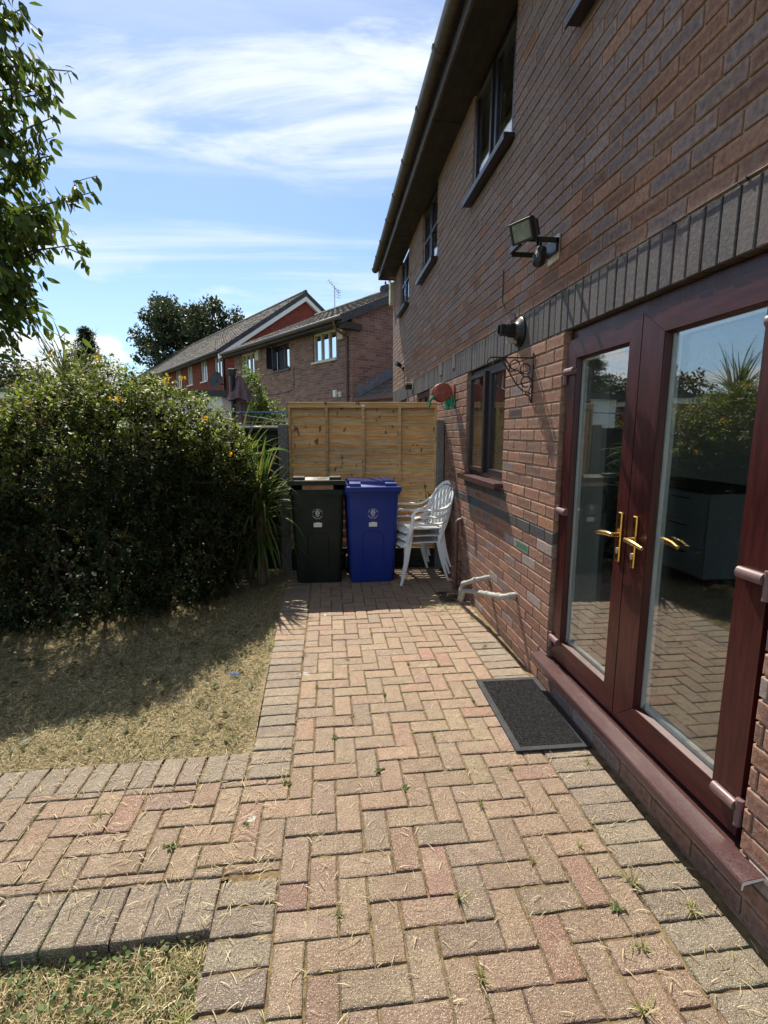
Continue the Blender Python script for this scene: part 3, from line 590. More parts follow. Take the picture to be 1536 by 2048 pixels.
g = MB(); g.box(W + 0.05, 8.34, -1.3, 5.3, 0.14, 0.165); g.box(W + 0.28, 5.2, -1.3, 9.5, 2.5, 2.95); g.build('room_floor', 'room_floor', house, HO)

def win_unit(y0, y1, z0, z1, sashes, x=W, sill=True, mat='frame_dark', name='window', rd=0.03, fw=0.045, sill_mat='frame_dark', curtain=True, trans=None, sill_x=0.075, sx=0.05):
    """outer frame, glazed lights and a sill ; sashes: list of (fy0, fy1, proud)"""
    f = MB(); xf = x + rd
    f.box(xf, xf + .06, y0, y0 + fw, z0, z1, .003); f.box(xf, xf + .06, y1 - fw, y1, z0, z1, .003); f.box(xf, xf + .06, y0 + fw, y1 - fw, z0, z0 + fw, .003); f.box(xf, xf + .06, y0 + fw, y1 - fw, z1 - fw, z1, .003)
    fr = f.build(name, mat, house, HO); n = len(sashes); yi0, yi1 = y0 + fw, y1 - fw
    for k, (a, b, pr) in enumerate(sashes):
        ya, yb = yi0 + (yi1 - yi0) * a, yi0 + (yi1 - yi0) * b
        if k < n - 1: mu = MB(); mu.box(xf - .002, xf + .055, yb - .018, yb + .018, z0 + fw, z1 - fw, .003); mu.build('mullion', mat, fr)
        ya += 0.019 if k else 0; yb -= 0.019 if k < n - 1 else 0
        s = MB(); xs = xf - pr; sw = 0.038; za, zb = z0 + fw - 0.006, z1 - fw + 0.006
        s.box(xs, xs + .05, ya, ya + sw, za, zb, .004); s.box(xs, xs + .05, yb - sw, yb, za, zb, .004); s.box(xs, xs + .05, ya + sw, yb - sw, za, za + sw, .004); s.box(xs, xs + .05, ya + sw, yb - sw, zb - sw, zb, .004)
        if trans: s.box(xs - .001, xs + .045, ya + sw, yb - sw, z0 + (z1 - z0) * trans - .018, z0 + (z1 - z0) * trans + .018, .004)
        for i in range(len(s.v)): s.v[i] = (s.v[i][0] - HO[0], s.v[i][1] - HO[1], s.v[i][2] - HO[2])
        so = s.build('sash', mat, fr)
        p = MB(); p.box(xs + .018, xs + .024, ya + sw - .004, yb - sw + .004, za + sw - .004, zb - sw + .004)
        for i in range(len(p.v)): p.v[i] = (p.v[i][0] - HO[0], p.v[i][1] - HO[1], p.v[i][2] - HO[2])
        p.build('pane', 'glass', fr)
    for ch in fr.children:
        if ch.name.startswith('mullion'):
            ch.data.transform(Matrix.Translation((-HO[0], -HO[1], -HO[2])))
    if sill:
        s = MB(); s.box(x - sill_x, x + rd + .005, y0 - sx, y1 + sx, z0 - .035, z0, .005); s.box(x - sill_x, x - sill_x + .012, y0 - sx, y1 + sx, z0 - .048, z0 - .03, .002)
        for i in range(len(s.v)): s.v[i] = (s.v[i][0] - HO[0], s.v[i][1] - HO[1], s.v[i][2] - HO[2])
        s.build('sill', sill_mat, fr)
    return fr
win_unit(3.587, 4.605, 1.172, 2.098, [(0, .5, 0.004), (.5, 1, 0.032)], rd=0.045, sill_mat='sill_upvc', sx=0.03, sill_x=0.07)
win_unit(1.252, 2.668, 3.603, ZT - .004, [(0, .5, .01), (.5, 1, .01)], sill_x=.08)
win_unit(3.632, 4.608, 3.563, ZT - .004, [(0, .5, .01), (.5, 1, .025)], sill_x=.08)
win_unit(6.022, 6.948, 3.563, ZT - .004, [(0, .5, .01), (.5, 1, .01)], trans=0.52, sill_x=.08)
win_unit(8.062, 8.948, 3.563, ZT - .004, [(0, .5, .01), (.5, 1, .01)], trans=0.52, sill_x=.08)
win_unit(6.332, 7.248, 1.203, 2.098, [(0, .5, .01), (.5, 1, .01)], mat='brown_upvc')
win_unit(8.152, 9.298, 0.203, 2.098, [(0, .5, .01), (.5, 1, .01)], mat='brown_upvc', sill=False)

# --- french doors
DX = 1.345
f = MB(); f.box(DX, DX + .07, 1.267, 1.305, .201, 2.098, .003); f.box(DX, DX + .07, 2.655, 2.695, .201, 2.098, .003); f.box(DX, DX + .07, 1.305, 2.655, 2.045, 2.098, .003); f.box(DX + .01, DX + .07, 1.305, 2.655, .201, .232, .003)
dfr = f.build('door_frame', 'brown_upvc', house, HO)
s = MB(); prof = [(1.222, .172), (1.222, .199), (1.227, .205), (1.294, .213), (1.300, .200), (1.41, .200), (1.41, .184), (1.234, .184), (1.231, .172)]
s.prism([(p[0], p[1]) for p in prof], 1.268, 2.694, 'y'); s.prism([(p[0], p[1]) for p in [(1.222, .172), (1.222, .199), (1.227, .205), (1.297, .213), (1.297, .199), (1.234, .184), (1.231, .172)]], 1.165, 1.268, 'y'); s.prism([(p[0], p[1]) for p in [(1.222, .172), (1.222, .199), (1.227, .205), (1.297, .213), (1.297, .199), (1.234, .184), (1.231, .172)]], 2.694, 2.755, 'y')
s.build('door_sill', 'sill_upvc', house, HO)
g = MB(); g.add([(1.2235, 1.1645, .174), (1.2235, 1.1645, .1985), (1.228, 1.1645, .2035), (1.296, 1.1645, .2115), (1.296, 1.1645, .202), (1.233, 1.1645, .190), (1.230, 1.1645, .174)], [(0, 1, 2, 3, 4, 5, 6)]); g.build('sill_end_cap', 'spacer', house, HO)
def off(mb): mb.v = [(p[0] - HO[0], p[1] - HO[1], p[2] - HO[2]) for p in mb.v]; return mb
def leaf_door(y0, y1, sl, sr, z0=.230, z1=2.04, hinge_side=1):
    x = DX - .028; lf = MB(); rb, rt = .118, .100
    def stile(ya, yb, inn, z_a, z_b, zi_a, zi_b):   # mitred member
        lf.prism([(ya, z_a), (yb, zi_a), (yb, zi_b), (ya, z_b)] if inn else [(ya, zi_a), (yb, z_a), (yb, z_b), (ya, zi_b)], x, x + .065, 'x')
    stile(y0, y0 + sl, True, z0, z1, z0 + rb, z1 - rt); stile(y1 - sr, y1, False, z0, z1, z0 + rb, z1 - rt)
    d = off(lf).build('door_leaf', 'brown_upvc', house)
    r = MB(); e = .0012
    r.prism([(y0 + e, z0), (y1 - e, z0), (y1 - sr - e, z0 + rb - e), (y0 + sl + e, z0 + rb - e)], x + .0005, x + .064, 'x'); off(r).build('rail', 'brown_upvc_rail', d); r = MB(); r.prism([(y0 + e, z1), (y0 + sl + e, z1 - rt + e), (y1 - sr - e, z1 - rt + e), (y1 - e, z1)], x + .0005, x + .064, 'x')
    off(r).build('rail', 'brown_upvc_rail', d)
    b = MB(); ya, yb, za, zb = y0 + sl, y1 - sr, z0 + rb, z1 - rt; t = .009
    for (q, w_, u, v) in ((ya, ya + t, za, zb), (yb - t, yb, za, zb)): b.prism([(x + .004, q if q == ya else w_), (x + .028, (q + w_) / 2 + (t / 2 if q == ya else -t / 2)), (x + .028, q if q == ya else w_)], u, v, 'z')
    b.prism([(x + .004, za), (x + .028, za + t), (x + .028, za)], ya, yb, 'y'); b.prism([(x + .004, zb), (x + .028, zb - t), (x + .028, zb)], ya, yb, 'y')
    off(b).build('glazing_bead', 'brown_upvc', d)
    sp = MB(); xx = x + .034
    sp.box(xx, xx + .019, ya + .002, ya + .022, za, zb); sp.box(xx, xx + .019, yb - .034, yb - .002, za, zb); sp.box(xx, xx + .019, ya + .022, yb - .026, za, za + .028); sp.box(xx, xx + .019, ya + .022, yb - .026, zb - .02, zb)
    off(sp).build('glass_edge', 'spacer', d)
    for dx, gm in ((.030, 'glass'), (.054, 'inner_glass')): p = MB(); p.box(x + dx, x + dx + .003, ya, yb, za, zb); off(p).build('pane', gm, d)
    for zh in (.345, 1.11, 1.875):
        h = MB()
        if hinge_side > 0:
            yh = y1 - .012; h.tube([(x - .012, yh - .085, zh), (x - .012, yh + .01, zh)], .016, 12, flat=1.2); h.cyl((x - .006, yh + .018, zh - .065), (x - .006, yh + .018, zh + .028), .0125); h.box(x + .002, x + .03, yh + .012, yh + .03, zh - .06, zh + .02, .003)
        else:
            yh = y0 + .012; h.tube([(x - .012, yh + .085, zh), (x - .012, yh - .01, zh)], .016, 12, flat=1.2); h.cyl((x - .006, yh - .018, zh - .065), (x - .006, yh - .018, zh + .028), .0125); h.box(x + .002, x + .03, yh - .03, yh - .012, zh - .06, zh + .02, .003)
        off(h).build('hinge', 'hinge_brown', d, smooth=True)
    return d
dl = leaf_door(2.022, 2.665, .082, .092, hinge_side=1)
dr = leaf_door(1.297, 2.016, .118, .140, hinge_side=-1)
def handle(d, y, sgn):
    x = DX - .028; h = MB(); h.box(x - .011, x, y - .015, y + .015, .965, 1.195, .004); h.build  # plate
    h.cyl((x - .011, y, 1.092), (x - .045, y, 1.092), .010); h.tube([(x - .045, y - sgn * .004, 1.092), (x - .050, y + sgn * .03, 1.094), (x - .052, y + sgn * .07, 1.090), (x - .047, y + sgn * .118, 1.080)], [.010, .0115, .011, .008], 12)
    h.cyl((x - .013, y, 1.02), (x - .009, y, 1.02), .007); off(h).build('handle', 'brass', d, smooth=True)
    k = MB(); k.tube([(x - .0125, y, 1.030), (x - .014, y, 1.018), (x - .0125, y, 1.004)], [.006, .0045, .0035], 10); off(k).build('keyhole', 'steel', d)
handle(dl, 2.062, +1); handle(dr, 1.952, -1)
# the astragal between the leaves
g = MB(); g.box(DX - .024, DX + .03, 2.0155, 2.0225, .230, 2.04); g.build('meeting_seal', 'gasket', house, HO)
# vents
for (y, z) in ((5.70, 2.272), (5.12, 2.272)):
    v = MB(); v.box(W - .006, W + .02, y - .058, y - .048, z - .07, z + .07); v.box(W - .006, W + .02, y + .048, y + .058, z - .07, z + .07)
    for k in range(9): v.box(W - .006, W + .012, y - .048, y + .048, z - .07 + k * .0163, z - .07 + k * .0163 + .008)
    for k in range(3): v.box(W - .0065, W + .01, y - .026 + k * .024, y - .021 + k * .024, z - .062, z + .06)
    v.build('air_vent', 'vent_grey', house, HO)
# cable clipped along the top of the band
g = MB(); pts = [(W - .006, y_, 2.321 + 0.003 * math.sin(y_ * 5)) for y_ in np.arange(-1.5, 3.42, 0.12)]; g.tube(pts, .0022, 5); g.tube([(W - .006, 3.42, 2.32), (W - .006, 3.45, 2.36), (W - .005, 3.62, 2.42), (W - .005, 3.70, 2.5), (W - .005, 3.70, 2.72)], .004, 6)
for y_ in np.arange(0.2, 3.4, 0.33): g.box(W - .009, W, y_, y_ + .005, 2.316, 2.327)
o = g.build('wall_cable', 'black_plastic'); recenter(o, (W, 1.5, 2.32)); tag(o, 'thin black cable clipped along the top of the dark brick band above the doors', 'cable')
# net curtains / things inside
g = MB()
def curt(y0, y1, z0, z1, x):
    g.grid(lambda u, v: (x + .012 * math.sin(u * 60 * (y1 - y0)), y0 + u * (y1 - y0), z0 + v * (z1 - z0)), int(40 * (y1 - y0)) + 4, 1)
for q_ in ((3.65, 4.0, 3.57, 4.38, 1.62), (1.3, 1.6, 3.6, 4.38, 1.62), (6.05, 6.3, 3.57, 4.38, 1.62)): g = MB(); curt(*q_); g.build('curtain', 'curtain', house, HO, smooth=True)

# kitchen furniture seen through the glass
kc = empty('tall_kitchen_cabinet', (1.75, 3.5, .165), 'tall pale grey kitchen cabinet seen through the left glass door', 'cabinet')
g = MB(); g.box(1.60, 1.93, 3.22, 3.52, .25, 2.25, .004); g.box(1.61, 1.92, 3.24, 3.51, .165, .25); g.build('carcass', 'cabinet', kc, kc.location)
g = MB(); g.box(1.605, 1.925, 3.20, 3.218, .27, 2.23, .003); g.build('cabinet_door', 'cabinet', kc, kc.location)
g = MB(); g.tube([(1.90, 3.20, 1.0), (1.90, 3.17, 1.02), (1.90, 3.17, 1.13), (1.90, 3.20, 1.15)], .006, 8); g.build('handle', 'black_metal', kc, kc.location)
ku = empty('kitchen_drawer_unit', (3.6, 4.5, .165), 'low white kitchen unit with drawers behind the right glass door', 'kitchen unit')
g = MB(); g.box(3.3, 3.9, 3.9, 5.25, .25, 1.02, .004); g.build('carcass', 'cabinet', ku, ku.location)
g = MB(); g.box(3.26, 3.92, 3.88, 5.27, 1.02, 1.06, .004); g.build('worktop', 'dark_fence', ku, ku.location)
for j in range(2):
    for i in range(3):
        g = MB(); g.box(3.282, 3.3, 3.91 + j * .67, 4.56 + j * .67, .27 + i * .25, .505 + i * .25, .003); d_ = g.build('drawer', 'cabinet', ku, ku.location)
        g = MB(); g.tube([(3.275, 4.12 + j * .67, .46 + i * .25), (3.255, 4.13 + j * .67, .46 + i * .25), (3.255, 4.33 + j * .67, .46 + i * .25), (3.275, 4.34 + j * .67, .46 + i * .25)], .006, 6); g.build('handle', 'black_metal', d_, ku.location)

# ---- floodlight with sensor
fl = empty('floodlight', (W, 2.87, 2.56), 'black floodlight with a round sensor under it on the brick wall above the doors', 'floodlight')
FO = fl.location
g = MB(); g.box(W - .012, W, 2.80, 2.93, 2.50, 2.64, .003); g.build('wall_plate', 'cream_plastic', fl, FO)
g = MB(); g.box(W - .235, W - .01, 2.79, 2.802, 2.585, 2.612, .002); g.box(W - .235, W - .01, 2.915, 2.927, 2.545, 2.572, .002); g.box(W - .245, W - .225, 2.79, 2.927, 2.56, 2.60, .002); g.box(W - .03, W - .012, 2.79, 2.93, 2.54, 2.61, .002); g.build('bracket', 'black_metal', fl, FO)
HM = Matrix.Translation((1.05, 2.70, 2.60)) @ Vector((-.80, -.42, -.32)).to_track_quat('Z', 'Y').to_matrix().to_4x4() @ Matrix.Scale(.80, 4)
g = MB(); a = [(-.088, -.066, .03), (.088, -.066, .03), (.088, .066, .03), (-.088, .066, .03)]; b = [(-.088, -.066, .0), (.088, -.066, .0), (.088, .066, .0), (-.088, .066, .0)]; c = [(-.06, -.045, -.065), (.06, -.045, -.065), (.06, .045, -.065), (-.06, .045, -.065)]
g.add([HM @ Vector(p) for p in a + b + c], [(0, 1, 5, 4), (1, 2, 6, 5), (2, 3, 7, 6), (3, 0, 4, 7), (4, 5, 9, 8), (5, 6, 10, 9), (6, 7, 11, 10), (7, 4, 8, 11), (11, 10, 9, 8)])
for sx, sy, ex, ey in ((-.088, -.066, .088, -.054), (-.088, .054, .088, .066), (-.088, -.054, -.074, .054), (.074, -.054, .088, .054)): g.box(sx, ex, sy, ey, .024, .036, .002, M=HM)
for k in range(7): g.box(-.058 + k * .018, -.053 + k * .018, -.05, .05, -.085, -.03, M=HM)
g.box(-.03, .03, -.03, .03, -.10, -.06, .004, M=HM); g.build('lamp_body', 'black_metal', fl, FO)
g = MB(); g.box(-.075, .075, -.055, .055, .022, .026, M=HM); g.build('lamp_glass', 'lamp_glass', fl, FO)
g = MB(); g.cyl((1.15, 2.74, 2.575), (1.15, 2.73, 2.52), .016)
g.lathe([(.001, .045), (.026, .044), (.030, .03), (.030, .01), (.036, .0), (.037, -.018), (.032, -.038), (.020, -.052), (.001, -.056)], 20, Matrix.Translation((1.15, 2.72, 2.485)) @ Matrix.Rotation(R(12), 4, 'Y'))
sn = g.build('sensor', 'black_plastic', fl, FO, smooth=True)
g = MB(); g.box(1.119, 1.122, 2.684, 2.694, 2.468, 2.492, .001); g.box(1.124, 1.127, 2.677, 2.683, 2.468, 2.492, .001); g.build('sensor_window', 'lamp_glass', sn, FO)

# ---- boiler flue
o_ = empty('boiler_flue', (W, 3.33, 2.215), 'black round boiler flue sticking out of the dark brick band right of the kitchen window', 'flue'); FO = o_.location
MX = Matrix.Translation((W, 3.33, 2.215)) @ Matrix.Rotation(R(-90), 4, 'Y')
g = MB(); g.lathe([(.095, 0.0), (.096, .012), (.088, .022), (.066, .032), (.058, .045), (.056, .052)], 28, MX); g.build('wall_collar', 'black_plastic', o_, FO, smooth=True)
g = MB(); g.lathe([(.048, .05), (.048, .085), (.043, .087), (.043, .105), (.040, .107), (.040, .15), (.033, .15), (.030, .12)], 28, MX @ Matrix.Translation((.012, 0, 0))); g.build('flue_pipe', 'black_plastic', o_, FO, smooth=True)
g = MB(); g.lathe([(.020, .03), (.020, .09), (.015, .09), (.013, .07)], 18, MX @ Matrix.Translation((-.055, 0.0, 0))); g.build('drain_spout', 'grey_pipe', o_, FO, smooth=True)

# ---- ornate hanging basket bracket
o_ = empty('hanging_basket_bracket', (W, 3.09, 1.75), 'black wrought iron hanging basket bracket with scrolls on the brick wall between window and door', 'bracket'); BO = o_.location
YB = 3.09
def scroll(cx, cz, r0, r1, a0, a1, n=22): return [(cx + (r0 + (r1 - r0) * k / n) * math.cos(R(a0 + (a1 - a0) * k / n)), YB, cz + (r0 + (r1 - r0) * k / n) * math.sin(R(a0 + (a1 - a0) * k / n))) for k in range(n + 1)]
g = MB(); g.box(W - .008, W - .001, YB - .007, YB + .007, 1.735, 2.045, .001); g.box(W - .275, W - .008, YB - .006, YB + .006, 2.009, 2.017, .001); g.build('arm', 'black_metal', o_, BO)
g = MB()
for p in ([(W - .012, YB, 1.835)] + [(W - .012 - .045 * math.sin(R(t)) - .0, YB, 1.80 + .045 * math.cos(R(t))) for t in range(0, 1)] + [(W - .03, YB, 1.80), (W - .07, YB, 1.815), (W - .115, YB, 1.86), (W - .175, YB, 1.95), (W - .215, YB, 2.008)],
          scroll(W - .275, 1.985, .029, .012, 90, 400), scroll(W - .045, 1.865, .036, .030, 0, 300), scroll(W - .055, 1.945, .036, .028, -60, 290), scroll(W - .125, 1.968, .034, .026, 0, 320),
          scroll(W - .03, 1.795, .018, .008, 100, 420), [(W - .175, YB, 1.95), (W - .15, YB, 1.93), (W - .10, YB, 1.935), (W - .06, YB, 1.90)], [(W - .185, YB, 2.005), (W - .16, YB, 1.97), (W - .155, YB, 1.94)], [(W - .02, YB, 1.78), (W - .012, YB, 1.75), (W - .006, YB, 1.735)]):
    g.tube(p, .0042, 6)
g.build('scrollwork', 'black_metal', o_, BO, smooth=True)

# ---- hose reel
o_ = empty('hose_reel', (W, 5.1, 1.95), 'terracotta wall hose reel with green hose hanging beside the fence', 'hose reel'); HOs = o_.location
MY = Matrix.Translation((1.165, 5.02, 1.95)) @ Matrix.Rotation(R(90), 4, 'X')
g = MB(); g.lathe([(.012, .058), (.028, .057), (.030, .050), (.060, .050), (.082, .047), (.092, .038), (.094, .026), (.090, .022), (.05, .02)], 28, MY)
g.lathe([(.045, .02), (.045, -.07)], 20, MY); g.lathe([(.05, -.07), (.092, -.072), (.095, -.085), (.05, -.09)], 28, MY); g.build('drum', 'terracotta', o_, HOs, smooth=True)
g = MB(); g.box(1.16, W, 5.10, 5.125, 1.93, 1.97, .003); g.box(W - .012, W, 5.04, 5.15, 1.86, 2.04, .003); g.build('wall_mount', 'terracotta', o_, HOs)
g = MB()
for k in range(7):
    r_ = .060 + .004 * (k % 3); g.tube([(1.165 + r_ * math.cos(t), 5.035 + k * .010, 1.95 + r_ * math.sin(t)) for t in np.linspace(0, 2 * math.pi, 24, endpoint=False)], .0055, 6, closed=True)
for k in range(11):
    x_ = 1.205 + random.uniform(-.02, .06); y_ = 4.97 + random.uniform(-.04, .10); h_ = random.uniform(.10, .19); w_ = random.uniform(.02, .045)
    g.tube([(x_ + w_ * math.cos(t) * .6, y_ + w_ * math.sin(t) * .5, 1.90 + random.uniform(-.003, .003) + (math.sin(t) - .5) * h_ * .5) for t in np.linspace(0, 2 * math.pi, 18, endpoint=False)], .0048, 5, closed=True)
g.tube([(1.20, 4.97, 1.85), (1.205, 4.965, 1.75), (1.20, 4.965, 1.66)], .0022, 5); g.tube([(1.225, 4.90, 1.84), (1.24, 4.89, 1.70), (1.245, 4.885, 1.52)], .0022, 5)
g.tube([(1.10, 5.06, 1.93), (1.06, 5.10, 1.88), (1.05, 5.14, 1.80)], .012, 8); g.build('hose', 'hose_green', o_, HOs, smooth=True)

# ---- small wall fittings further along
o_ = empty('security_camera', (W, 7.62, 2.25), 'small cream boxed vent hood with black front on the dark band above the fence', 'vent hood'); g = MB()
g.box(W - .012, W, 7.55, 7.69, 2.19, 2.31, .003); g.box(W - .10, W, 7.57, 7.67, 2.285, 2.30, .003); g.build('back_plate', 'cream_plastic', o_, o_.location); o_.name = 'vent_hood'
g = MB(); g.tube([(W - .01, 7.62, 2.235), (W - .11, 7.62, 2.235)], [.040, .038], 18); g.build('spout', 'black_plastic', o_, o_.location, smooth=True)
o_ = empty('wall_spotlight', (W, 8.49, 2.60), 'tiny black spotlight on the far upper brick wall with a loose cable', 'spotlight'); g = MB()
g.box(W - .03, W, 8.46, 8.52, 2.58, 2.64, .004); g.tube([(W - .03, 8.49, 2.61), (W - .07, 8.47, 2.63)], .008, 8); g.build('mount', 'black_plastic', o_, o_.location)
g = MB(); g.tube([(W - .055, 8.47, 2.655), (W - .14, 8.42, 2.69)], [.030, .040], 14); g.build('lamp_head', 'black_plastic', o_, o_.location)
g = MB(); g.tube([(W - .01, 8.47, 2.58), (W - .004, 8.42, 2.50), (W - .004, 8.40, 2.38), (W - .004, 8.41, 2.32)], .004, 5); g.build('cable', 'black_plastic', o_, o_.location)
o_ = empty('alarm_box', (W, 9.84, 4.05), 'cream burglar alarm box under the eaves at the far corner of the near house', 'alarm box'); g = MB()
g.prism([(9.72, 3.99), (9.80, 3.93), (9.93, 3.99), (9.93, 4.33), (9.72, 4.33)], W - .08, W, 'x'); g.build('cover', 'cream_plastic', o_, o_.location)
g = MB(); g.box(W - .083, W - .078, 9.77, 9.88, 4.24, 4.29, .002); g.build('strobe', 'hinge_brown', o_, o_.location)

# ---- pipes and gully
o_ = empty('brown_waste_pipe', (1.24, 4.63, 0), 'short brown plastic pipe running down the brick wall from an elbow to the ground', 'pipe')
g = MB(); ex = 1.238; pts = [(W + .01, 4.63, .705)] + [(ex + .045 - .045 * math.sin(t), 4.63, .66 + .045 * math.cos(t)) for t in np.linspace(0, math.pi / 2, 7)] + [(ex, 4.63, .05)]
g.tube(pts, .021, 14); g.build('pipe', 'brown_pipe', o_, o_.location, smooth=True)
for q_ in (((ex, 4.63, .60), (ex, 4.63, .66), .0255), ((ex, 4.63, .10), (ex, 4.63, .15), .026), ((ex, 4.63, .0), (ex, 4.63, .05), .027), ((W, 4.63, .705), (W - .02, 4.63, .705), .026)): g = MB(); g.cyl(*q_); g.build('socket', 'brown_pipe', o_, o_.location, smooth=True)
g = MB(); g.cyl((ex, 4.63, .272), (ex, 4.63, .29), .0245); g.box(ex, W, 4.622, 4.638, .274, .288); g.build('pipe_clip', 'brown_pipe', o_, o_.location)
def wastepipe(pts, r, joints, nm, lab):
    P_ = [Vector(p) for p in pts]; o_ = empty(nm, (P_[-1].x, P_[-1].y, 0), lab, 'pipe')
    g = MB(); path = [P_[0]]
    for i in range(1, len(P_) - 1):
        a_ = (P_[i - 1] - P_[i]); b_ = (P_[i + 1] - P_[i]); d = min(.045, a_.length * .45, b_.length * .45); A_ = P_[i] + a_.normalized() * d; B_ = P_[i] + b_.normalized() * d
        for t in np.linspace(0, 1, 6): path.append(A_ * (1 - t) ** 2 + P_[i] * 2 * t * (1 - t) + B_ * t ** 2)
    path.append(P_[-1]); g.tube(path, r, 16); g.build('pipe', 'grey_pipe', o_, o_.location, smooth=True)
    for (i, t) in joints:
        a_ = P_[i]; b_ = P_[i + 1]; c_ = a_.lerp(b_, t); dv = (b_ - a_).normalized(); g = MB()
        g.tube([c_ - dv * .030, c_ - dv * .026, c_ + dv * .026, c_ + dv * .030], [r * 1.06, r * 1.26, r * 1.26, r * 1.06], 16); g.build('socket', 'grey_pipe', o_, o_.location, smooth=True)
    return o_
wastepipe([(W + .02, 3.79, .372), (1.19, 3.78, .362), (1.165, 4.10, .225), (1.17, 4.20, .05)], .019, [(0, .35), (1, .12), (1, .88), (2, .45)], 'grey_waste_pipe', 'upper grey waste pipe bending from the brick wall down into the gully grate')
wastepipe([(W + .02, 3.21, .418), (1.205, 3.20, .412), (1.205, 3.86, .232), (1.175, 4.10, .165), (1.18, 4.19, .04)], .019, [(0, .5), (1, .13), (1, .52), (1, .94), (3, .4)], 'grey_waste_pipe', 'lower longer grey waste pipe slanting along the brick wall to the gully grate')
o_ = empty('drain_grate', (1.15, 4.42, 0), 'black slotted drain grate in the paving under the grey waste pipes', 'drain grate'); g = MB()
x0, x1, y0, y1 = 1.035, 1.26, 4.30, 4.56
for a in ((x0, x0 + .018, y0, y1), (x1 - .018, x1, y0, y1), (x0 + .018, x1 - .018, y0, y0 + .018), (x0 + .018, x1 - .018, y1 - .018, y1)): g.box(*a, -.012, .002, .002)
for k in range(9): g.box(x0 + .018 + .022 * k, x0 + .027 + .022 * k, y0 + .018, y1 - .018, -.012, 0, .001)
g.box(x0 + .018, x1 - .018, 4.425, 4.435, -.012, -.002); g.build('grate', 'black_metal', o_, o_.location)
g = MB(); g.box(x0, x1, y0, y1, -.07, -.05); g.build('pit', 'gasket', o_, o_.location)

# ---- doormat
o_ = empty('doormat', (1.09, 2.46, 0), 'black rubber doormat with a woven pile in front of the french doors', 'doormat')
MM = Matrix.Translation((1.09, 2.455, .004)) @ Matrix.Rotation(R(-1.0), 4, 'Z')
g = MB(); g.box(-.195, .195, -.355, .355, 0, .006, .002, M=MM)
for a in ((-.195, -.163, -.355, .355), (.163, .195, -.355, .355), (-.163, .163, -.355, -.323), (-.163, .163, .323, .355)): g.box(*a, .005, .0095, .002, M=MM)
g.build('rubber_border', 'rubber', o_, o_.location)
g = MB(); nn_ = 90
g.grid(lambda u, v: MM @ Vector((-.162 + u * .324, -.322 + v * .644, .0085 + .0022 * (math.sin((u * .324 + v * .644) * 260) * math.sin((u * .324 - v * .644) * 260)) + random.uniform(-.0008, .0008))), 70, 140)
g.build('pile', 'mat_pile', o_, o_.location, smooth=True)

# ================================================================ FENCE
def fy(x): return 5.66 - (x + .43) * 0.095          # the panel stands slightly askew
fn = empty('timber_fence_panel', (.39, 5.58, 0), 'new golden timber overlap fence panel behind the wheelie bins', 'fence panel')
ang_f = math.atan(-0.095); FM = Matrix.Translation((-.43, 5.66, 0)) @ Matrix.Rotation(ang_f, 4, 'Z'); PW = 1.655; PZ0, PZ1 = .222, 1.872
PINE = [(0.60, 0.425, 0.225), (0.56, 0.39, 0.20), (0.64, 0.46, 0.25), (0.58, 0.41, 0.215)]
nb = 15
bo = MB()
for k in range(nb):
    za = PZ0 + .01 + k * (PZ1 - PZ0 - .05) / nb; zb = za + .128; c = jit(random.choice(PINE), .17, .05); ph = random.uniform(0, 9); a1 = random.uniform(.002, .006)
    def fn_(u, v, za=za, zb=zb, ph=ph, a1=a1):
        x_ = .012 + u * (PW - .024); wav = a1 * math.sin(x_ * 5 + ph) + a1 * .6 * math.sin(x_ * 13 + ph * 2) + .0015 * math.sin(x_ * 41 + ph)
        return FM @ Vector((x_, .000 + v * .040 + .001 * math.sin(x_ * 9 + ph), (za + wav * (1 - v)) + v * (zb - za)))
    bo.grid(fn_, 50, 2, -.008, c)
bo.build('boards', 'timber', fn, fn.location)
for bx, bw in ((.0, .028), (.408, .034), (.815, .034), (1.222, .034), (PW - .028, .028)):
    g = MB(); g.cur = jit(random.choice(PINE), .1, .03); g.box(bx, bx + bw, -.028, .010, PZ0, PZ1 - .05, .002, M=FM); g.build('batten', 'timber', fn, fn.location)
g = MB(); g.cur = (.64, .43, .21); g.box(0, PW, -.026, .012, PZ1 - .052, PZ1 - .006, .002, M=FM); g.build('top_rail', 'timber', fn, fn.location)
g = MB(); g.cur = (.68, .48, .25); g.box(-.006, PW + .006, -.030, .040, PZ1 - .006, PZ1 + .010, .002, M=FM); g.build('capping', 'timber', fn, fn.location)
g = MB(); g.tube([FM @ Vector((.832 + .020 * math.cos(t), -.0245, PZ1 - .028 + .012 * math.sin(t))) for k in (0,) for t in [0]] + [FM @ Vector((.8321, -.020, PZ1 - .028))], .001, 4)
g = MB(); n_ = 20; ring = [(.832 + .024 * math.cos(2 * math.pi * k / n_), PZ1 - .028 + .014 * math.sin(2 * math.pi * k / n_)) for k in range(n_)]; g.prism(ring, -.027, -.032, 'y', M=FM); g.build('maker_badge', 'white_paint', fn, fn.location)
g = MB(); g.box(-.02, PW + .005, .0, .05, -.05, .224, .004, M=FM); gb = g.build('gravel_board', 'dark_fence'); recenter(gb, (.39, 5.58, 0)); tag(gb, 'dark gravel board on the ground under the new timber fence panel', 'gravel board')
def post(x0, x1, yc, h, lab):
    g = MB(); g.box(x0, x1, yc - .05, yc + .05, -.1, h, .008); c_ = g.build('concrete_fence_post', 'concrete'); recenter(c_, ((x0 + x1) / 2, yc, 0)); tag(c_, lab, 'fence post')
post(-.545, -.437, 5.66, 1.640, 'grey concrete post left of the new timber panel'); post(1.213, 1.293, 5.48, 1.69, 'grey concrete post between the new timber panel and the brick wall')
